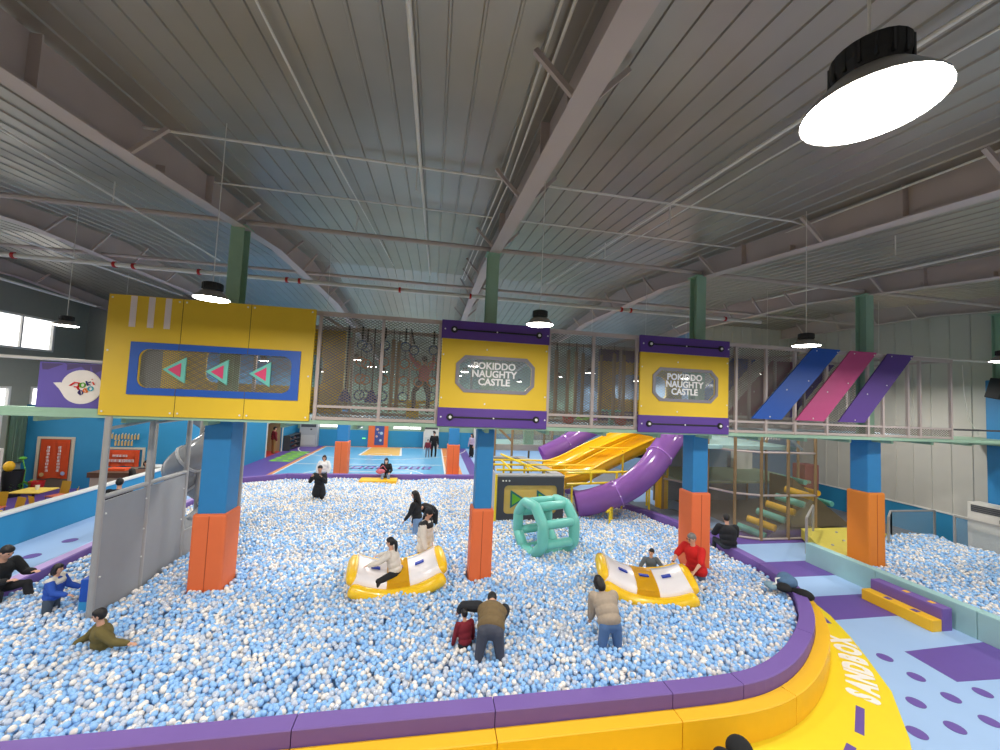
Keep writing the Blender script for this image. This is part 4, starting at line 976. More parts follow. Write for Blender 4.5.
MB().lathe([(0, 2.2), (.12, 2.2), (.2, 2.6), (.16, 3.1), (0, 3.2)], (6.4, 20.2, 0), 12).build('grey_punch_bag', mGREY, t, True)
# right tower
t = thing('play_tower', 'large netted climbing tower with foam roller stairs behind the right walkway', 'play structure', (12, 13, 0))
PF = [(9.2, 13.9), (9.9, 12.3), (10.45, 11.65), (11.16, 11.3), (12.23, 11.3), (13.35, 11.3), (13.35, 13.3), (15.2, 13.6), (10.3, 16.2), (12.3, 15.4), (15.2, 16.2)]
posts(t, PF[:6]+PF[6:], 3.78, mTAN, .05)
fr = [(9.2, 13.9), (10.45, 11.65), (11.16, 11.3), (13.35, 11.3), (13.35, 13.3), (15.2, 13.6)]
for z, nm in ((.05, 'base_rail'), (1.5, 'middle_rail'), (2.95, 'upper_rail')):
    MB().tube([(x, y, z) for x, y in fr[:4]], .04, 6).build(nm, mBEAM, t)
for a, c in zip(fr[:3], fr[1:4]):
    MB()._add and None
    b = MB(); b._add([V(*a, .05), V(*c, .05), V(*c, 3.7), V(*a, 3.7)], [(0, 1, 2, 3)]); b.build('netting', mNETF, t)
MB().box(9.6, 15.5, 13.3, 16.2, 1.45, 1.55).build('lower_deck', M('pale_green_mat', (150, 176, 150), .6), t)
MB().box(9.3, 13.3, 12.0, 16.2, 2.95, 3.08).build('upper_deck', mMINTF, t)
MB().box(10.3, 15.3, 16.2, 16.3, 0, 3.0).build('back_board', M('slate_blue_wall', (124, 156, 186), .7), t)
MB().prism([(12.2, 11.6, 3.7), (12.9, 11.4, 3.0), (13.6, 12.1, 3.0), (13.1, 12.6, 3.7)], (.05, 0, .08)).build('ramp_board', M('bluegrey_board', (140, 160, 168), .5), t)
for k_ in range(6):
    x = 11.09+k_*.395; z = .2+k_*.26
    MB().tube([(x, 12.2, z), (x+.4, 11.45, z-.12)] , .125, 12).build('foam_roller', (mMINT if k_ % 2 == 0 else mYEL), t, True, 40)
MB().prism([(11.5, 11.38, .05), (13.3, 11.38, 1.35), (13.3, 11.38, .05)], (0, .04, 0)).build('stair_side_board', mGLASS, t)
for k_ in range(4):
    x = 9.75+k_*.22; z = 2.75-k_*.32; MB().box(x-.13, x+.13, 13.0, 13.3, z-.09, z+.09, rot=Matrix.Rotation(.9, 3, 'Y'), bev=.02).build('hanging_step', M('beige_block', (208, 170, 140), .6) if k_ % 2 else mBLACK, t)
for k_ in range(3): MB().box(9.95+k_*.18, 10.08+k_*.18, 13.5, 13.6, .9, 1.3).build('beige_slat', M('beige_block', (208, 170, 140), .6), t)
MB().prism([(13.4, 12.2, 1.9), (15.9, 12.2, .2), (15.9, 12.2, .1), (13.4, 12.2, .1)], (0, 1.0, 0)).build('right_ramp', M('dusty_brown_mat', (120, 108, 84), .6), t)
for k_ in range(3): MB().tube([(13.9+k_*.6, 12.15, 1.75-k_*.4), (13.9+k_*.6, 13.1, 1.75-k_*.4)], .1, 10).build('foam_roller', (mMINT, mYEL, mMINT)[k_], t, True, 40)
MB().box(14.2, 15.1, 15.8, 16.1, 1.0, 2.4).build('white_panel', mWHITE, t)
MB().box(15.9, 16.6, 13.9, 14.5, .2, 2.1, bev=.03).build('dusty_red_pad', M('dusty_red', (150, 84, 84), .6), t)
for k_ in range(6):
    MB().tube([(10.4+k_*.12, 12.6, 3.74), (10.7+k_*.05, 12.6, 3.3)], .015, 5).build('white_rope', mPIPE, t); MB().tube([(12.2+k_*.12, 12.2, 3.3), (12.5+k_*.07, 12.2, 3.74)], .015, 5).build('white_rope', mPIPE, t)
MB().box(9.0, 9.4, 13.9, 14.1, .1, 1.6).build('amber_pad', mYEL, t)
for k_ in range(3): 
    MB().box(8.7-k_*.55, 9.6-k_*.55, 12.8+k_*1.0, 13.75+k_*1.0, 0, .35, bev=.02).build('grey_step_pad', M('bluegrey_pad', (130, 142, 160), .6), t)
# yellow mat ramp and glass in the right pit
t = thing('yellow_ramp', 'faded yellow padded mat between amber column and netted tower', 'ramp', (13, 10.6, 0))
MB().prism([(11.36, 8.98, .4), (13.2, 9.55, .4), (15.4, 10.6, .4), (15.4, 11.25, .4), (12.7, 11.25, .4), (11.36, 9.3, .4)], (0, 0, -.3)).build('mat', M('faded_yellow', (214, 198, 84), .6), t)
for p in ((12.2, 9.8, .41), (13.0, 10.1, .41), (13.6, 10.8, .41)): MB().ball(p, .04, n=8).build('button', mGREY, t)
def gpanel(name, label, a, c, z0, z1):
    t = thing(name, label, 'glass panel', (a[0], a[1], z0)); a = V(*a, 0); c = V(*c, 0); Z0 = V(0, 0, z0); Z1 = V(0, 0, z1); n_ = (c-a).cross(V(0, 0, 1)).normalized()*.012
    MB().prism([a+Z0, c+Z0, c+Z1, a+Z1], n_).build('pane', mGLASS, t)
    for p in (a, c): MB().bar(p+V(0, 0, z0-.1), p+Z1, .05).build('post', mGREY, t)
    MB().bar(a+Z1, c+Z1, .05).build('rail', mGREY, t)
gpanel('glass_screen', 'clear screen with grey frame at the far end of the mint wall', (11.23, 9.7), (13.0, 9.95), .56, 1.25) if False else None
gpanel('glass_screen', 'clear screen with grey frame by the amber column and yellow ramp', (11.2, 9.75), (12.9, 11.0), .3, 1.25)
gpanel('glass_screen', 'clear screen at the far end of the right hand pit', (14.6, 10.0), (15.6, 10.62), .3, 1.15)
gpanel('glass_screen', 'clear screen with sagging rail before the blue skirting, right hand pit', (15.6, 10.62), (17.5, 10.62), .3, 1.15)
gpanel('glass_screen', 'clear screen beside the white air conditioner at the right edge', (17.15, 9.9), (17.1, 8.2), .3, 1.2)
# ---------------- air conditioners ----------------
def aircon(x, y, w, d, h, yaw, label, top=mDARK, body=mWHITE):
    t = thing('floor_air_conditioner', label, 'air conditioner', (x, y, 0), 'floor standing air conditioners')
    Rz = Matrix.Rotation(yaw, 3, 'Z')
    def bx(nm, mt, x0, x1, y0, y1, z0, z1, bev=.02):
        c = V((x0+x1)/2, (y0+y1)/2, 0); c2 = Rz@c+V(x, y, 0); MB().box(c2.x-(x1-x0)/2, c2.x+(x1-x0)/2, c2.y-(y1-y0)/2, c2.y+(y1-y0)/2, z0, z1, rot=Rz, bev=bev).build(nm, mt, t)
    bx('body', body, -w/2, w/2, -d/2, d/2, 0, h)
    bx('vent', top, -w*.42, w*.42, -d/2-.012, -d/2+.01, h*.84, h*.96, 0)
    for k_ in range(3): bx('louvre', M('louvre_grey', (120, 120, 118), .5), -w*.41, w*.41, -d/2-.02, -d/2-.01, h*(.86+.035*k_), h*(.868+.035*k_), 0)
    bx('display', top, w*.1, w*.2, -d/2-.012, -d/2+.01, h*.72, h*.78, 0)
    bx('lower_grille', M('ac_grille', (196, 196, 192), .5), -w*.4, w*.4, -d/2-.01, -d/2+.01, h*.08, h*.5, 0)
    return t
mACW = M('ac_white', (214, 210, 202), .45)
aircon(17.5, 9.05, 1.2, .5, 1.75, -PI/2, 'wide white floor air conditioner at the right edge beyond the right hand pit', body=mACW)
aircon(-14.95, 15.7, 1.1, .5, 1.9, PI/2-.5, 'tall pale floor air conditioner cut by the left edge in the cafe', body=mACW)
aircon(-9.0, 31.1, 1.25, .5, 1.75, 0, 'grey floor air conditioner in the far left corner of the court', body=M('ac_grey', (176, 176, 176), .45))
aircon(.1, 31.1, 1.2, .5, 1.85, 0, 'white floor air conditioner at the far wall behind the pair on the court', body=mACW)
aircon(4.1, 31.1, 1.2, .5, 2.0, 0, 'white floor air conditioner at the far wall behind the woman in lilac', body=mACW)
# ---------------- court boards ----------------
t = thing('poster_board', 'orange board with blue poster on the far wall of the court', 'poster', (-4, 31.2, 0))
MB().box(-4.75, -3.25, 31.25, 31.35, 0, 1.75, bev=.02).build('orange_board', mPADO, t); MB().box(-4.25, -3.55, 31.22, 31.25, .18, 1.68).build('blue_poster', M('poster_blue', (62, 82, 150), .6), t)
for i, (x, z, r_) in enumerate(((-4.05, 1.4, .1), (-3.75, 1.1, .12), (-4.1, .85, .09), (-3.8, .55, .1), (-3.95, 1.15, .06))): MB().ball((x, 31.215, z), r_, (1, .06, 1), n=10).build('pale_figure', M('poster_pale_%d' % (i % 2), ((200, 170, 160), (170, 200, 230))[i % 2], .6), t)
tag(MB().box(1.6, 2.15, 31.1, 31.38, 0, 1.8, bev=.02).build('wall_pad', mPADO), 'plain orange pad on the far wall right of the court', 'pad')
for x, l in ((-9.3, 'left'), (-5.6, 'right')):
    tag(MB().box(x+.4, x+.65, 31.37, 31.4, .62, .7).build('exit_light', M('green_sign', (110, 220, 130), .5, emis=1.2)), 'small green emergency sign low on the far blue wall, %s one' % l, 'sign')
t = thing('shoe_rack', 'dark shoe rack with pairs of shoes against the court left wall', 'rack', (-9.75, 29.6, 0))
for z in (.1, .4, .7, .98): MB().box(-9.92, -9.5, 28.6, 30.8, z, z+.04).build('shelf', mDARK, t)
for y in (28.62, 30.76): MB().box(-9.92, -9.5, y, y+.04, 0, 1.05).build('side', mDARK, t)
rs = random.Random(4)
for z in (.14, .44, .74):
    for k_ in range(7):
        c_ = rs.choice([(40, 40, 44), (180, 150, 140), (60, 70, 100), (120, 60, 60)]); y = 28.8+k_*.28
        s_ = thing('pair_of_shoes', '', 'shoes', (-9.7, y, z), 'shoes in the rack'); s_['label'] = 'pair of small shoes in the dark rack by the court'
        for d_ in (-.06, .06): MB().ball((-9.68, y+d_, z+.05), .05, (2.2, .9, 1), n=8).build('shoe', M('shoe_%d' % c_[0], c_, .6), s_, True)
# ---------------- cafe corner ----------------
def banner(x0, x1, z0, z1, label, vert, frame):
    t = thing('banner', label, 'banner', ((x0+x1)/2, 18.1, z0)); y = 18.13
    b = MB(); n = 14; vs = []
    for i in range(n+1):
        u = i/n; xx = x0+(x1-x0)*u; vs += [(xx, y+.015*math.sin(u*17), z0-.02*math.sin(u*9)), (xx, y+.015*math.sin(u*17+.6), z1)]
    b._add(vs, [(2*i, 2*i+2, 2*i+3, 2*i+1) for i in range(n)]); bmesh.ops.solidify(b.bm, geom=b.bm.faces[:], thickness=.006); b.build('cloth', mORNG, t, True)
    b = MB(); rn = random.Random(int(x0*10)); w = x1-x0; h = z1-z0
    def gl(cx, cz, s):
        for k_ in range(3): b.box(cx-s*.42, cx+s*.42, y-.035, y-.03, cz+(k_-1)*s*.33-s*.05, cz+(k_-1)*s*.33+s*.05)
        dx = rn.choice((-.25, 0, .25)); b.box(cx+dx*s-s*.06, cx+dx*s+s*.06, y-.036, y-.03, cz-s*.42, cz+s*.42)
        dx = rn.choice((-.38, .38)); b.box(cx+dx*s-s*.05, cx+dx*s+s*.05, y-.036, y-.03, cz-s*.4, cz+s*.2)
    if vert:
        for k_ in range(8): gl(x0+w*.3, z1-h*(.2+.085*k_), h*.075)
        for k_ in range(8): gl(x0+w*.68, z1-h*(.2+.085*k_), h*.075)
    else:
        for k_ in range(6): gl(x0+w*(.22+.075*k_), z1-h*.35, h*.16)
        for k_ in range(9): gl(x0+w*(.12+.085*k_), z1-h*.65, h*.2)
    b.build('white_lettering', mWHTX, t)
    if vert:
        MB().ball((x0+w*.15, y-.03, z0+.15), .08, (1, .1, 1)).build('small_print', M('pastel_print', (220, 180, 120), .6), t); MB().ball((x1-w*.15, y-.03, z0+.2), .08, (1, .1, 1)).build('small_print', M('pastel_print2', (160, 170, 200), .6), t)
    return t
banner(-15.15, -14.15, .42, 1.95, 'tall orange cloth banner with two columns of white writing on the cafe wall', True, 1)
banner(-12.85, -11.7, .92, 1.58, 'wide orange cloth banner with two rows of white writing above the counter', False, 1)
struct(MB().ring([(-15.3, 18.2, -.0), (-14.05, 18.2, 0), (-14.05, 18.2, 2.05), (-15.3, 18.2, 2.05)], [(-15.2, 18.2, .02), (-14.15, 18.2, .02), (-14.15, 18.2, 1.97), (-15.2, 18.2, 1.97)], (0, -.05, 0)).build('door_2', M('beige_trim', (205, 192, 170), .6)))
struct(MB().ring([(-13.0, 18.2, .8), (-11.55, 18.2, .8), (-11.55, 18.2, 1.68), (-13.0, 18.2, 1.68)], [(-12.92, 18.2, .88), (-11.63, 18.2, .88), (-11.63, 18.2, 1.6), (-12.92, 18.2, 1.6)], (0, -.05, 0)).build('trim_4', M('beige_trim', (205, 192, 170), .6)))
struct(MB().box(-15.2, -14.15, 18.17, 18.19, .02, 1.97).build('door_2', M('dim_door_panel', (120, 108, 92), .6)))
rs = random.Random(2)
for i in range(16):
    row = 0 if i < 10 else 1; k_ = i if row == 0 else i-10
    x = (-12.85+.115*k_) if row == 0 else (-12.6+.115*k_); z = 2.0+rs.uniform(-.02, .04) if row == 0 else 1.75
    t = thing('hanging_tag', '', 'tag', (x, 18.12, z), 'bamboo tags row %d' % (row+1)); t['label'] = ('small bamboo tag hanging in the upper row on the blue cafe wall' if row == 0 else 'small bamboo tag hanging in the lower row on the blue cafe wall')
    MB().box(x-.03, x+.03, 18.12, 18.14, z, z+.19, bev=.004).build('tag', M('bamboo', (206, 176, 110), .6), t); MB().box(x-.003, x+.003, 18.13, 18.17, z+.19, z+.24).build('string', mPIPE, t)
t = thing('reception_counter', 'dark wood topped reception counter with beige front behind the half wall', 'counter', (-11.8, 16.2, 0))
MB().box(-12.1, -10.2, 16.4, 17.0, 0, .85, bev=.01).build('beige_body', M('counter_beige', (206, 190, 168), .6), t); MB().box(-12.15, -10.18, 16.32, 17.08, .85, 1.04, bev=.01).build('wooden_top', mWOOD, t)
tag(MB().box(-11.75, -11.15, 16.6, 16.9, 1.04, 1.14, bev=.02).build('orange_tray', mORNG), 'orange tray on the reception counter', 'tray')
tag(MB().box(-11.1, -10.4, 17.5, 18.0, .0, 1.05, bev=.02).build('white_cabinet', mWHITE), 'white cabinet behind the reception counter', 'cabinet')
mCH = M('chair_yellow', (232, 196, 70), .5); mTB = M('table_yellow', (240, 206, 90), .5)
def cafe_chair(x, y, yaw, label):
    t = thing('cafe_chair', label, 'chair', (x, y, 0), 'yellow cafe chairs'); t.rotation_euler = (0, 0, yaw)
    o = V(x, y, 0)
    MB().box(x-.2, x+.2, y-.2, y+.2, .43, .47, bev=.015).build('seat', M('chair_seat_coral', (222, 120, 90), .5), t)
    b = MB(); n = 8; vs = []
    for i in range(n+1):
        a = -.9+1.8*i/n; vs += [o+V(.24*math.sin(a), .2-.06*(1-math.cos(a)), .42), o+V(.24*math.sin(a)*1.0, .27-.06*(1-math.cos(a)), .88)]
    b._add(vs, [(2*i, 2*i+2, 2*i+3, 2*i+1) for i in range(n)]); bmesh.ops.solidify(b.bm, geom=b.bm.faces[:], thickness=.02); b.build('backrest', mCH, t, True, 50)
    for sx in (-1, 1):
        for sy in (-1, 1): MB().tube([(x+sx*.17, y+sy*.17, .43), (x+sx*.2, y+sy*.2, 0)], .014, 6).build('leg', mTAN, t)
def cafe_table(x, y, label, w=.9, d=.7):
    t = thing('cafe_table', label, 'table', (x, y, 0), 'yellow cafe tables')
    MB().box(x-w/2, x+w/2, y-d/2, y+d/2, .72, .76, bev=.012).build('tabletop', mTB, t); MB().tube([(x, y, .02), (x, y, .72)], .035, 10).build('pedestal', mBLACK, t); MB().lathe([(0, 0), (.24, 0), (.24, .02), (.04, .04), (0, .04)], (x, y, 0), 18).build('base', mBLACK, t)
cafe_table(-12.55, 14.95, 'yellow square cafe table on a black pedestal before the tall banner', .85, .7)
cafe_table(-11.9, 12.4, 'yellow cafe table near the left edge mostly hidden by the half wall', 1, .8)
cafe_chair(-12.3, 15.45, -.3, 'yellow cafe chair behind the table, its back to the banner')
cafe_chair(-11.45, 14.7, -1.0, 'yellow cafe chair at the right end of the table')
cafe_chair(-11.5, 14.0, 2.6, 'yellow cafe chair on the near side of the table')
cafe_chair(-12.75, 14.0, .2, 'yellow cafe chair at the left edge, larger back')
cafe_chair(-11.8, 13.4, -.4, 'yellow cafe chair near the left edge beside the half wall')
cafe_chair(-12.6, 13.2, .5, 'yellow cafe chair lowest at the left edge')
t = thing('plastic_cup', 'small white cup on the yellow cafe table', 'cup', (-12.5, 15.0, .76)); MB().lathe([(0, .76), (.04, .76), (.055, .9), (.05, .9), (.035, .775), (0, .775)], (-12.5, 15.0, 0), 14).build('cup', mWHITE, t, True, 40)
t = thing('waste_bin', 'black waste bin with yellow bag top beside the left air conditioner', 'bin', (-14.6, 16.9, 0))
MB().lathe([(0, 0), (.22, 0), (.27, .95), (.24, .95), (.2, .05), (0, .05)], (-14.95, 17.0, 0), 18).build('drum', mBLACK, t, True, 40); MB().ball((-15.1, 17.0, 1.1), .15, (1, 1, 1.3), n=10).build('yellow_bag', mYEL, t, True)
t = thing('potted_plant', 'leafy green plant with a red pot in the cafe corner', 'plant', (-14.2, 17.5, 0))
MB().lathe([(0, 0), (.16, 0), (.22, .4), (.19, .4), (.15, .05), (0, .05)], (-14.45, 17.3, .1), 16).build('red_pot', mRED, t, True, 40)
b = MB(); rs = random.Random(5)
for i in range(60):
    a = rs.uniform(0, 6.28); r_ = rs.uniform(.02, .34); c = V(-14.7+r_*math.cos(a), 17.1+r_*math.sin(a), rs.uniform(.15, .5)); d = V(math.cos(a), math.sin(a), .7).normalized()*.14; s_ = V(-d.y, d.x, 0).normalized()*.04
    b._add([c, c+d*.5+s_, c+d, c+d*.5-s_], [(0, 1, 2, 3)])
b.build('leaves', M('leaf_green', (96, 180, 60), .5), t)
MB().tube([(-14.8, 17.2, .3), (-14.85, 17.3, .9), (-15.05, 17.4, 1.3)], .015, 6).build('stem', M('leaf_green', (96, 180, 60), .5), t); MB().ball((-15.05, 17.4, 1.33), .09, (1.3, 1, .7), n=8).build('flower_top', M('leaf_green', (96, 180, 60), .5), t)
# green roller blind on left wall
b = MB(); n = 24; vs = []
for i in range(n+1): u = i/n; vs += [(LW+.08+.015*math.sin(u*40), 17.55+.8*u*.9+.25*0, 1.05+.02*math.sin(u*14)), (LW+.08+.015*math.sin(u*40), 17.55+.8*u*.9, 3.2)]
b._add(vs, [(2*i, 2*i+2, 2*i+3, 2*i+1) for i in range(n)]); bmesh.ops.solidify(b.bm, geom=b.bm.faces[:], thickness=.01)
tag(b.build('curtain', M('green_curtain', (186, 226, 196), .7), None, True), 'pale green curtain hanging beside the bright cafe window', 'curtain')
tag(MB().ball((-13.1, 18.12, 3.0), .09, (1.5, 1, 1)).build('security_camera', mWHITE), 'small white security camera high on the blue cafe wall', 'camera')
tag(MB().ball((17.9, 13.0, 2.6), .09).build('wall_sensor', mGREY), 'small round grey fitting on the white corrugated wall', 'fitting')
# things lying about
t = thing('draped_clothes', 'blue and black clothes lying over the purple rim at the right', 'clothes', (7.75, 7.15, .6))
def lump(nm, c, sc, mat, seed, par, yaw=0):
    b = MB(); b.ball(c, 1, sc, rot=Matrix.Rotation(yaw, 3, 'Z'), n=22); r_ = random.Random(seed); ph = [r_.uniform(0, 6) for _ in range(3)]
    for v in b.bm.verts:
        d = v.co-V(*c); v.co += d*(.16*math.sin(d.x*14+ph[0])+.14*math.sin(d.y*17+ph[1])+.1*math.sin(d.z*21+ph[2]))
    return b.build(nm, mat, par, True)
mDEN = M('denim_cloth', (84, 116, 150), .8, var=.25, scale=14); mBC = M('black_cloth', (24, 25, 28), .85, var=.2, scale=10)
lump('denim_jacket', (7.86, 7.3, .73), (.28, .18, .12), mDEN, 1, t, .2); lump('black_garment', (7.62, 7.14, .64), (.15, .13, .1), mBC, 2, t); lump('black_sleeve', (7.9, 7.0, .6), (.2, .09, .09), mBC, 3, t, -.9); lump('denim_fold', (7.5, 7.3, .64), (.16, .14, .08), M('pale_denim', (130, 160, 176), .8, var=.25, scale=14), 5, t)
MB().tube([(7.4, 7.25, .66), (7.5, 7.2, .73), (7.62, 7.33, .76), (7.8, 7.3, .79)], .018, 6).build('pale_strap', mWHITE, t, True)
t = thing('black_bag', 'lumpy black bag on the yellow step at the very bottom of the photo', 'bag', (3.98, 4.15, 0))
lump('pouch', (3.84, 4.13, .38), (.16, .13, .14), mBC, 8, t); lump('side_pouch', (3.6, 4.13, .36), (.1, .1, .09), mBC, 9, t)
MB().lathe([(0, 0), (.17, .0), (.2, .3), (.1, .4), (0, .4)], (3.8, 4.08, 0), 18).build('base', mBC, t, True)
# ---------------- people ----------------
def vox(b, name, mat, parent, size, smooth=3):
    o = b.build(name, mat, parent)
    m = o.modifiers.new('r', 'REMESH'); m.mode = 'VOXEL'; m.voxel_size = size; m.use_smooth_shade = True
    m = o.modifiers.new('s', 'SMOOTH'); m.factor = .5; m.iterations = smooth
    dg = bpy.context.evaluated_depsgraph_get(); me = bpy.data.meshes.new_from_object(o.evaluated_get(dg))
    o.modifiers.clear(); old = o.data; o.data = me; me.name = name; bpy.data.meshes.remove(old)
    for p in me.polygons: p.use_smooth = True
    return o
SK = M('skin', (214, 164, 138), .55, var=.04)
HAIRB = M('black_hair', (24, 20, 20), .5, var=.2, scale=40)
def cloth(rgb, name=None): return M(name or 'cloth_%d_%d_%d' % rgb, rgb, .85, var=.1, scale=14, bump=.25)
def person(label, loc, yaw, s=1., hip=.9, torso=(0, 0, 1), head=(0, .1, 1), face=(0, 1, 0), arms=None, legs=None, top=(60, 60, 60), top2=None, bottom=(40, 40, 50), sleeve=None, hair='short', haircol=None, shoes=(40, 40, 40), puff=1., long_coat=0, skirt=0, short_sleeve=False, extra=None, mask=False, twist=0, name='person', build=1., sleeveless_vest=False, hood=False):
    """figure in its own frame: x to its right, y ahead; loc is the ground point under the pelvis"""
    t = thing(name, label, 'person', loc); Rz = Matrix.Rotation(yaw, 3, 'Z'); o = V(*loc)
    w = lambda p: o+Rz@(p*s)
    T = V(*torso).normalized(); sx = V(math.cos(twist), math.sin(twist), 0); sx = (sx-T*sx.dot(T)).normalized(); fr = T.cross(sx)*1.0
    B3 = lambda a, b_, c: Rz @ Matrix((a, b_, c)).transposed()
    TR = B3(sx, fr, T); Pv = V(0, 0, hip)
    nk = Pv+T*.5; hd = V(*head).normalized(); hc = nk+hd*.19; fc = V(*face).normalized(); fc = (fc-hd*fc.dot(hd)).normalized(); hs = fc.cross(hd).normalized(); HR = B3(hs, fc, hd)
    sh = [Pv+T*.45+sx*.185*k*build for k in (-1, 1)]; hp = [Pv+sx*.095*k*build-T*.03 for k in (-1, 1)]
    arms = arms or [((-.25, .05, -1), (-.1, .25, -1)), ((.25, .05, -1), (.1, .25, -1))]
    legs = legs or [((-.08, 0, -1), (0, 0, -1)), ((.08, 0, -1), (0, 0, -1))]
    el, wr, kn, an = [], [], [], []
    for k in (0, 1):
        a, b_ = [V(*q).normalized() for q in arms[k]]; el.append(sh[k]+a*.28); wr.append(el[k]+b_*.24)
        a, b_ = [V(*q).normalized() for q in legs[k]]; kn.append(hp[k]+a*.42); an.append(kn[k]+b_*.41)
    def limb(b, P, r, n=12):
        P = [w(p) for p in P]; b.tube(P, [q*s for q in r], n); 
        b.ball(P[0], r[0]*s, n=10); b.ball(P[-1], r[-1]*s, n=10)
        for p, q in zip(P[1:-1], r[1:-1]): b.ball(p, q*s, n=10)
    # one continuous body
    b = MB()
    b.ball(w(hc), s, (.077, .092, .112), HR, 18); b.ball(w(hc+fc*.028-hd*.055), s, (.055, .06, .06), HR, 14)
    b.ball(w(hc+fc*.098-hd*.012), s, (.014, .018, .026), HR, 10)
    for k in (-1, 1): b.ball(w(hc+hs*.078*k-fc*.005), s, (.012, .022, .032), HR, 8)
    limb(b, [nk-T*.06, hc-hd*.06], [.058, .05])
    b.ball(w(Pv+T*.34), s, (.165*build, .11*build, .17), TR, 16); b.ball(w(Pv+T*.16), s, (.14*build, .105*build, .15), TR, 14); b.ball(w(Pv), s, (.16*build, .115*build, .12), TR, 14)
    for k in (0, 1):
        limb(b, [sh[k], sh[k].lerp(el[k], .5), el[k], el[k].lerp(wr[k], .4), wr[k]], [.056, .047, .038, .038, .026])
        limb(b, [hp[k], hp[k].lerp(kn[k], .5), kn[k], kn[k].lerp(an[k], .35), an[k]], [.088, .074, .052, .052, .034])
        d = (wr[k]-el[k]).normalized(); ft = V(0, 1, 0)
        b.ball(w(an[k]+ft*.07-V(0, 0, .035)), s, (.04, .11, .032), B3(V(1, 0, 0), V(0, 1, 0), V(0, 0, 1)), 10)
        # hand: palm, four fingers, thumb
        u = d.cross(V(0, 0, 1)); u = u.normalized() if u.length > .1 else V(1, 0, 0); q = u.cross(d)
        b.ball(w(wr[k]+d*.05), s, (.034, .016, .048), B3(u, q, d), 10)
        for f_ in range(4):
            base_ = wr[k]+d*.085+u*(f_-1.5)*.019; L_ = (.062, .074, .07, .055)[f_]
            limb(b, [base_, base_+d*L_*.5-q*.006, base_+d*L_*.9-q*.024], [.0095, .009, .008], 6)
        base_ = wr[k]+d*.03+u*.03*(1 if k == 0 else -1); limb(b, [base_, base_+(d*.6+u*(.8 if k == 0 else -.8)).normalized()*.03, base_+(d*.9+u*(.4 if k == 0 else -.4)).normalized()*.062], [.0115, .0105, .009], 6)
    vox(b, 'body', SK, t, .0095*max(s, .8), 2)
    # face
    for k in (-1, 1):
        MB().ball(w(hc+fc*.083+hs*.03*k+hd*.008), .011*s, n=8).build('eye', M('eye_dark', (40, 30, 28), .3), t, True)
    MB().ball(w(hc+fc*.088-hd*.052), s, (.022, .007, .006), HR, 8).build('mouth', M('lips', (170, 90, 84), .5), t, True)
    if mask: MB().ball(w(hc+fc*.03-hd*.045), s, (.068, .074, .055), HR, 12).build('face_mask', mWHITE, t, True)
    # clothes
    tm = cloth(top); p_ = puff; b = MB(); e = .016*p_
    b.ball(w(Pv+T*.34), s, (.172*build+e, .115*build+e*1.6, .18), TR, 16); b.ball(w(Pv+T*.2), s, (.155*build+e, .115*build+e*1.8, .17), TR, 16); b.ball(w(Pv+T*.06), s, (.155*build+e, .118*build+e*1.6, .13), TR, 16)
    limb(b, [sh[0]-T*.01, nk-T*.05, sh[1]-T*.01], [.062+e*.5, .06, .062+e*.5])
    if hood: b.ball(w(nk-fr*.07-T*.02), s, (.12, .08, .08), TR, 12)
    if long_coat:
        for k in (0, 1): limb(b, [hp[k], hp[k].lerp(kn[k], long_coat)], [.125, .145])
        limb(b, [Pv, (hp[0].lerp(kn[0], long_coat)+hp[1].lerp(kn[1], long_coat))/2], [.15, .15])
    sb = b if sleeve is None else MB()
    if not sleeveless_vest or sleeve is not None:
        for k in (0, 1):
            P_ = [sh[k], sh[k].lerp(el[k], .5), el[k]]; r_ = [.066+e*.6, .058+e*.7, .05+e*.6]
            if not short_sleeve: P_ += [el[k].lerp(wr[k], .5), el[k].lerp(wr[k], .93)]; r_ += [.046+e*.6, .036+e*.5]
            limb(sb, P_, r_)
    vox(b, 'top', tm, t, .012*max(s, .8), 2)
    if sleeve is not None: vox(sb, 'sleeves', cloth(sleeve), t, .012*max(s, .8), 2)
    if top2: 
        b = MB(); b.ball(w(Pv+T*.40+fr*0), s, (.18*build+e, .122*build+e*1.6, .1), TR, 14); limb(b, [sh[0]+T*.005, nk-T*.04, sh[1]+T*.005], [.07+e*.5, .068, .07+e*.5]); vox(b, 'yoke', cloth(top2), t, .012, 2)
    b = MB(); b.ball(w(Pv-T*.01), s, (.168*build, .128*build, .12), TR, 16)
    if skirt:
        limb(b, [Pv, (hp[0]+hp[1])/2*.0+(kn[0]+kn[1])/2, (an[0]+an[1])/2*.5+(kn[0]+kn[1])/4], [.15, .17, .19])
    for k in (0, 1): limb(b, [hp[k], hp[k].lerp(kn[k], .5), kn[k], kn[k].lerp(an[k], .5), kn[k].lerp(an[k], .95)], [.105, .09, .072, .066, .058])
    vox(b, 'skirt' if skirt else 'trousers', cloth(bottom), t, .013*max(s, .8), 2)
    for k in (0, 1):
        MB().ball(w(an[k]+V(0, .06, -.045)), s, (.05, .13, .045), B3(V(1, 0, 0), V(0, 1, 0), V(0, 0, 1)), 12).build('shoe', M('shoe_mat_%d' % shoes[0], shoes, .6), t, True)
    hm = HAIRB if haircol is None else M('hair_%d' % haircol[0], haircol, .5, var=.2, scale=40)
    b = MB(); b.ball(w(hc-fc*.016+hd*.018), s, (.086, .094, .112), HR, 18); b.ball(w(hc+fc*.02+hd*.06), s, (.074, .075, .06), HR, 14)
    if hair == 'long': limb(b, [hc-fc*.04+hd*.02, hc-fc*.075-hd*.1, nk-fr*.1-T*.02, nk-fr*.125-T*.16], [.09, .085, .075, .05]); [limb(b, [hc+hs*.075*k-fc*.01+hd*.03, hc+hs*.08*k-hd*.1, nk+sx*.07*k-T*.02+fr*.01], [.03, .03, .02]) for k in (-1, 1)]
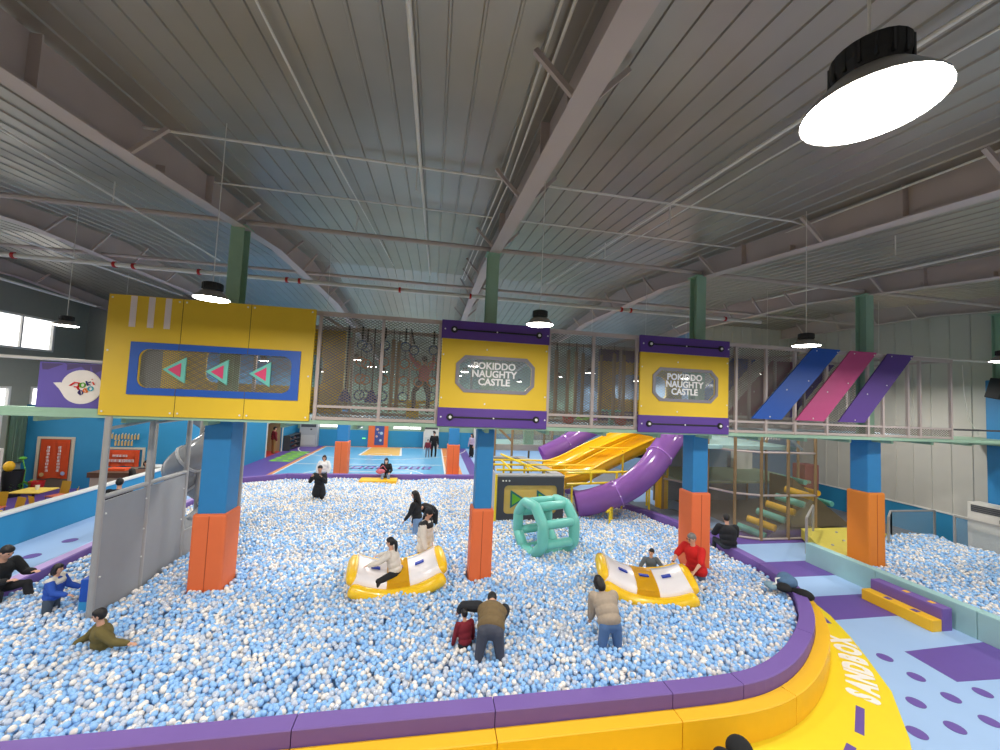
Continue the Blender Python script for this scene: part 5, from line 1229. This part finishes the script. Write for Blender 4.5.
    if hair == 'bob': limb(b, [hc-fc*.03, hc-fc*.045-hd*.09], [.09, .085]); [limb(b, [hc+hs*.075*k+hd*.03, hc+hs*.08*k-hd*.08], [.032, .03]) for k in (-1, 1)]
    if hair == 'pony': limb(b, [hc-fc*.1+hd*.04, hc-fc*.14-hd*.02, hc-fc*.13-hd*.14, hc-fc*.11-hd*.26], [.03, .042, .04, .015])
    if hair == 'cap': 
        b = MB(); b.ball(w(hc-fc*.005+hd*.035), s, (.092, .104, .095), HR, 18); b.ball(w(hc+fc*.11+hd*.045), s, (.06, .055, .01), HR, 12); vox(b, 'cap', M('black_cap', (22, 22, 26), .8), t, .009*s, 1)
        b = MB(); b.ball(w(hc-fc*.03-hd*.01), s, (.082, .075, .09), HR, 14)
    if hair == 'beanie': 
        b = MB(); b.ball(w(hc-fc*.005+hd*.03), s, (.09, .102, .112), HR, 18); b.ball(w(hc+hd*.14), s, (.04, .04, .04), HR, 10)
    vox(b, 'knitted_hat' if hair == 'beanie' else 'hair', hm, t, .009*max(s, .8), 1)
    if extra: extra(t, w, dict(hc=hc, fc=fc, hs=hs, hd=hd, HR=HR, TR=TR, nk=nk, T=T, fr=fr, Pv=Pv, wr=wr, el=el, s=s, B3=B3))
    return t
Gd = .0
# facing angles: yaw 0 faces away from the viewpoint (+Y), PI faces the viewpoint, PI/2 faces left (-X), -PI/2 faces right
def ex_red(t, w, g):
    s = g['s']
    for k in (-1, 1):
        c = g['hc']+g['fc']*.1+g['hs']*.032*k+g['hd']*.008
        MB().tube([w(c+g['hs']*.024*math.cos(a*PI/6)+g['hd']*.018*math.sin(a*PI/6)) for a in range(12)], .004, 6, True).build('glasses', mBLACK, t)
    MB().ball(w(g['Pv']+g['T']*.3+g['fr']*.16), s, (.07, .01, .03), g['TR'], 12).build('chest_print', M('pale_print', (226, 190, 190), .7), t, True)
    c = g['wr'][1]; MB().ball(w(c-(c-g['el'][1]).normalized()*.01), .036*s, (1, 1, .6), n=10).build('wrist_watch', mBLACK, t, True)
person('man in red shirt with glasses and grey hair holding the right rocker', (6.3, 8.15, .0), 1.95, 1.0, hip=.72, torso=(0, .3, 1), head=(0, .3, 1), face=(.25, 1, -.3),
       arms=[((-.35, .75, -.9), (.15, .9, -.75)), ((.45, .6, -.9), (-.1, .9, -.7))], top=(206, 26, 24), bottom=(84, 96, 120), haircol=(120, 116, 112), short_sleeve=True, extra=ex_red, build=1.12, puff=2.2, long_coat=.12)
person('small boy in grey shirt sitting behind the white seat of the right rocker', (5.45, 8.6, .0), PI-.5, .72, hip=.55, torso=(.1, .1, 1), head=(-.1, .1, 1), face=(.4, 1, -.1),
       arms=[((-.8, .5, -.8), (-.6, .6, -.5)), ((.6, .5, -1), (.4, .8, -.8))], legs=[((-.1, 1, -.1), (0, .3, -1)), ((.1, 1, -.1), (0, .3, -1))], top=(92, 100, 108), bottom=(50, 52, 60), short_sleeve=True)
person('girl with ponytail in cream jacket and black trousers riding the left rocker', (-.56, 8.52, .3), 1.25, .88, hip=.42, torso=(0, .3, 1), head=(.05, .2, 1), face=(0, 1, .05),
       arms=[((-.4, .8, -.6), (.0, 1, -.35)), ((.35, .85, -.6), (-.1, 1, -.3))], legs=[((-.9, .6, -.1), (-.1, .2, -1)), ((.75, .1, -.45), (.1, -.7, -.7))], top=(222, 212, 200), bottom=(28, 28, 32), hair='pony', puff=1.8)
person('person in cream jacket with black shoulders and black cap behind the left rocker', (-.0, 9.45, .0), -1.95, 1.0, hip=.92, torso=(0, .06, 1), head=(0, .25, 1), face=(-.1, 1, -.6),
       arms=[((-.2, .1, -1), (-.05, .2, -1)), ((.2, .15, -1), (0, .3, -1))], top=(220, 212, 202), top2=(30, 30, 34), bottom=(26, 26, 30), hair='cap', puff=2.4, long_coat=.15)
person('long haired woman in black top and blue jeans standing in the balls', (-.22, 11.4, .0), 1.2, .98, hip=.86, torso=(0, .2, 1), head=(.1, .2, 1), face=(-.2, 1, -.5),
       arms=[((-.1, .3, -1), (.1, .6, -.8)), ((.25, .2, -1), (-.1, .6, -.9))], top=(24, 24, 28), bottom=(116, 146, 184), hair='long')
person('person in black bending down beside the long haired woman', (.2, 12.1, .0), 2.2, .98, hip=.86, torso=(-.2, 1, .5), head=(-.1, 1, -.1), face=(0, .1, -1),
       arms=[((-.1, .5, -1), (0, .3, -1)), ((.1, .5, -1), (0, .3, -1))], top=(22, 22, 26), bottom=(24, 24, 28), puff=1.8)
person('person in long black coat raising both hands to the face in the pit', (-3.9, 15.1, .0), PI-.15, .98, hip=.86, torso=(0, .05, 1), head=(0, .1, 1), face=(0, 1, .05),
       arms=[((-.35, .45, -.8), (.5, .55, 1)), ((.35, .45, -.8), (-.5, .55, 1))], top=(30, 31, 36), bottom=(20, 20, 24), hair='short', long_coat=.5, puff=1.9)
def ex_logo(t, w, g): MB().ball(w(g['Pv']+g['T']*.3+g['fr']*.165), g['s'], (.055, .012, .08), g['TR'], 12).build('gold_print', M('gold_print', (176, 140, 50), .6), t, True)
person('woman in white hoodie with gold print standing behind the far purple rim', (-4.75, 18.95, -.22), PI-.1, .95, hip=.86, top=(236, 234, 230), bottom=(26, 26, 30), hair='bob', haircol=(50, 34, 28), puff=3., extra=ex_logo, hood=True,
       arms=[((-.4, .1, -1), (.2, .4, -1)), ((.4, .1, -1), (-.2, .4, -1))])
def ex_bag(t, w, g): pass
person('woman in black jacket and white mask sitting on the far rim with a pink bag', (-1.9, 18.3, .5), PI+.05, .92, hip=.18, torso=(0, .1, 1), head=(0, .25, 1), face=(0, 1, -.3),
       arms=[((-.35, .3, -1), (.3, .9, -.3)), ((.35, .3, -1), (-.4, .9, -.3))], legs=[((-.15, 1, .05), (0, .25, -1)), ((.1, 1, .15), (0, .4, -1))], top=(26, 26, 30), bottom=(120, 142, 172), hair='long', mask=True, puff=1.8)
t = thing('shoulder_bag', 'dusty pink bag on the lap of the woman sitting on the far rim', 'bag', (-2.1, 17.9, .6)); MB().ball((-2.1, 17.97, .84), .16, (1.3, .6, .7), n=16).build('pouch', M('dusty_pink', (196, 100, 116), .6), t, True); MB().tube([(-2.25, 18.0, .9), (-2.0, 18.0, 1.1), (-1.85, 18.0, .9)], .02, 6).build('strap', M('dusty_pink', (196, 100, 116), .6), t, True)
person('man in brown vest and dark trousers bending over, seen from behind', (1.1, 6.05, .02), .1, .96, hip=.84, torso=(.3, 1, .28), head=(.25, 1, .1), face=(.2, .5, -1),
       arms=[((-.95, .25, .0), (-.2, 1, -1)), ((.2, .9, -.9), (0, .7, -.9))], legs=[((-.14, .05, -1), (-.02, 0, -1)), ((.16, .05, -1), (.05, 0, -1))], top=(118, 98, 66), sleeve=(34, 36, 42), bottom=(70, 74, 88), puff=3., build=1.2)
person('small child in dark red top held by the bending man in the brown vest', (.74, 6.35, .1), .3, .62, hip=.6, torso=(0, .2, 1), head=(0, .2, 1), face=(0, 1, 0), top=(120, 24, 40), bottom=(34, 36, 48), puff=1.8, hair='short')
person('woman in beige puffer jacket and blue jeans leaning forward, seen from behind', (3.1, 6.05, .02), -.05, .93, hip=.84, torso=(-.02, .85, .9), head=(-.2, .7, .9), face=(0, 1, -.5),
       arms=[((.05, .25, -1), (.1, .6, -1)), ((.0, .25, -1), (-.1, .6, -1))], legs=[((-.12, .05, -1), (0, 0, -1)), ((.14, .05, -1), (.02, 0, -1))], top=(172, 156, 138), bottom=(80, 112, 158), puff=3.4, hair='bob', build=1.05)
person('boy in olive shirt wading waist deep before the grey panel wall', (-4.75, 7.0, -.12), 2.15, .84, hip=.5, torso=(.0, .15, 1), head=(0, .15, 1), face=(.35, 1, .05),
       arms=[((-.5, -.65, -.6), (-.6, -.8, -.1)), ((.35, .7, -.9), (.35, .9, -.6))], top=(108, 96, 52), bottom=(50, 50, 50), puff=1.8)
person('boy in blue and cream jacket touching the blue foam block', (-6.36, 8.1, .02), -1.45, .72, hip=.82, torso=(0, .08, 1), head=(0, .1, 1), face=(.1, 1, -.1),
       arms=[((-.2, .5, -1), (0, 1, -.4)), ((.2, .5, -1), (-.1, 1, -.3))], top=(44, 86, 180), top2=(222, 216, 204), bottom=(70, 82, 96), puff=2.2, hair='bob')
person('man in black sitting on the left rim at the edge of the photo', (-7.62, 8.5, .5), -1.75, 1.0, hip=.12, torso=(0, .3, 1), head=(0, .4, 1), face=(0, 1, -.3),
       arms=[((-.25, .6, -.9), (.3, 1, .2)), ((.25, .6, -.9), (-.3, 1, .2))], legs=[((-.25, 1, .12), (0, .3, -1)), ((.25, 1, .1), (0, -.1, -1))], top=(28, 29, 32), bottom=(38, 38, 42), puff=1.8, build=1.1)
person('person in dark red top half hidden behind the front post of the grey wall', (-6.45, 9.2, .0), -1.3, .82, hip=.86, torso=(-.05, .1, 1), head=(0, .1, 1), face=(0, 1, 0), top=(110, 24, 36), bottom=(24, 24, 28), puff=1.8, hair='short', arms=[((-.2, .6, -.8), (0, 1, .2)), ((.2, .6, -.8), (0, 1, .2))])
person('person in black jacket seen from behind above the grey panel wall', (-8.5, 12.5, .26), .5, 1.0, hip=.62, torso=(0, .1, 1), head=(0, .15, 1), face=(0, 1, 0), top=(24, 24, 28), bottom=(30, 30, 34), puff=3., build=1.05, legs=[((-.2, 1, -.4), (0, .1, -1)), ((.2, 1, -.4), (0, .1, -1))])
person('person in dark clothes with a pink face mask behind the reception counter', (-10.9, 17.3, -.25), PI+.4, .95, hip=.86, top=(40, 42, 50), bottom=(30, 30, 34), hair='bob')
person('dark haired person in white and black beyond the half wall beside the spiral slide', (-10.42, 16.0, -.3), 1.2, .95, hip=.86, top=(30, 30, 34), bottom=(30, 30, 34), hair='long', torso=(0, .3, 1))
person('man in black jacket sitting on the right rim, back turned, near the third column', (8.34, 9.5, .5), -.35, 1.0, hip=.14, torso=(0, .22, 1), head=(0, .3, 1), face=(.1, 1, -.4), top=(28, 29, 33), bottom=(50, 56, 62), puff=3., build=1.12,
       legs=[((-.25, 1, .05), (0, .1, -1)), ((.3, 1, .05), (0, .1, -1))], arms=[((-.3, .6, -1), (.2, 1, -.3)), ((.3, .6, -1), (-.2, 1, -.3))])
person('man in black hat and clothes standing on the court', (.32, 27.2, .0), PI-.1, 1.03, hip=.9, top=(22, 22, 26), bottom=(22, 22, 26), hair='beanie', puff=2.)
person('child in dark red jacket holding hands with the man in black on the court', (-.1, 27.0, .0), PI-.2, .72, hip=.9, top=(120, 36, 52), bottom=(110, 122, 140), puff=2.)
person('woman in lilac blouse and black skirt walking on the right of the court', (2.98, 27.3, .0), PI/2+.6, .98, hip=.9, top=(186, 170, 196), bottom=(22, 22, 26), hair='long', skirt=1)
person('person in dark red jacket and khaki trousers in the court doorway', (-10.15, 27.6, .0), -.9, 1.02, hip=.9, top=(112, 28, 40), bottom=(150, 116, 70), puff=2.4, hood=True)
person('child in pinkish top and grey trousers climbing on the hanging rings', (-.22, 9.12, 4.15), .3, .78, hip=.74, torso=(.1, .1, 1), head=(-.1, .2, 1), face=(0, 1, .2), arms=[((-.5, .6, .6), (-.3, .6, .8)), ((.4, .6, .6), (.2, .5, .9))],
       legs=[((-.3, .7, -.8), (0, -.3, -1)), ((.3, .2, -1), (0, .1, -1))], top=(200, 112, 124), bottom=(84, 86, 92), hair='short')
# ---------------- high bay lamps ----------------
mLENS = M('lamp_lens', (255, 250, 240), .4, emis=DISC_E, var=0)
def hb_lamp(loc, label):
    x, y, z = loc
    t = thing('high_bay_lamp', label, 'lamp', loc, 'hanging high bay lamps')
    MB().lathe([(0, .0), (.19, .0), (.2, .006), (.2, .012)], loc, 28).build('lens', mLENS, t)
    MB().lathe([(.2, .012), (.205, .005), (.2, .02), (.13, .1), (.1, .115), (.0, .115)], loc, 28).build('reflector', M('lamp_shade_grey', (150, 150, 150), .4, .3), t, True, 40)
    m = MB().lathe([(.0, .115), (.105, .12), (.115, .16), (.115, .215), (.09, .225), (0, .225)], loc, 24)
    for k in range(16):
        a = 2*PI*k/16; m.box(x+.112*math.cos(a)-.005, x+.112*math.cos(a)+.005, y+.112*math.sin(a)-.005, y+.112*math.sin(a)+.005, z+.13, z+.21)
    m.build('heat_sink', mBLACK, t)
    c = MB().tube([(x, y, z), (x, y, z+1)], .006, 6).build('cord', mPIPE, t); c.location.z = .22; c.scale.z = roof_z(y)-z-.23
    l = bpy.data.lights.new('lamp_glow', 'AREA'); l.shape = 'DISK'; l.size = .36; l.energy = LAMP_W; l.color = (1, .965, .91)
    lo = bpy.data.objects.new('lamp_glow', l); COL.objects.link(lo); lo.parent = t; lo.location = (0, 0, -.012)
    return t
base = None
LN = {(4, 1): 'big bright high bay lamp hanging close at the top right', (3, 2): 'high bay lamp hanging in front of the yellow arrow panel', (4, 2): 'high bay lamp hanging in front of the upper edge of the left window panel',
      (5, 2): 'high bay lamp hanging at the top of the blue diagonal board', (6, 2): 'high bay lamp at the right edge of the photo above the speaker', (2, 3): 'small high bay lamp before the left wall windows'}
xw = ['far left', 'left', 'left centre', 'centre left', 'centre', 'centre right', 'right', 'far right']
yw = ['behind the viewpoint', 'nearest row', 'second row', 'row just behind the walkway', 'row above the far pit edge', 'row over the court front', 'row over the middle of the court', 'row by the far wall']
for j, row_y in enumerate(LY):
    for i, lx in enumerate(LX):
        ly = row_y
        if lx < -16 and ly > 12: continue
        if lx < -16: continue
        if ly > 20 and (lx < -10 or lx > 12): continue
        if lx > 12 and ly > 15: continue
        if lx < -12 and ly > 9: continue
        if (i, j) == (2, 3): lx, ly = -8.04, 9.9
        if (i, j) == (5, 2): lx = 6.42
        if (i, j) == (4, 1): lx, ly = 1.525, 1.09
        lab = LN.get((i, j), 'high bay lamp hanging in the %s, %s line' % (yw[j], xw[i]))
        if base is None: base = hb_lamp((lx, ly, LAMP_Z), lab); BR = (lx, ly)
        else:
            d = dup(base, (lx, ly, LAMP_Z), lab)
            for c in d.children:
                if c.name.startswith('cord'): c.scale.z = roof_z(ly)-LAMP_Z-.23
d = dup(base, (-11.5, 16.4, LAMP_Z), 'added high bay lamp, unseen behind the big yellow arrow panel, brightening the cafe')  # extra lamp, hidden from view, added to light the cafe wall and banners
for c in d.children:
    if c.name.startswith('cord'): c.scale.z = roof_z(16.4)-LAMP_Z-.23
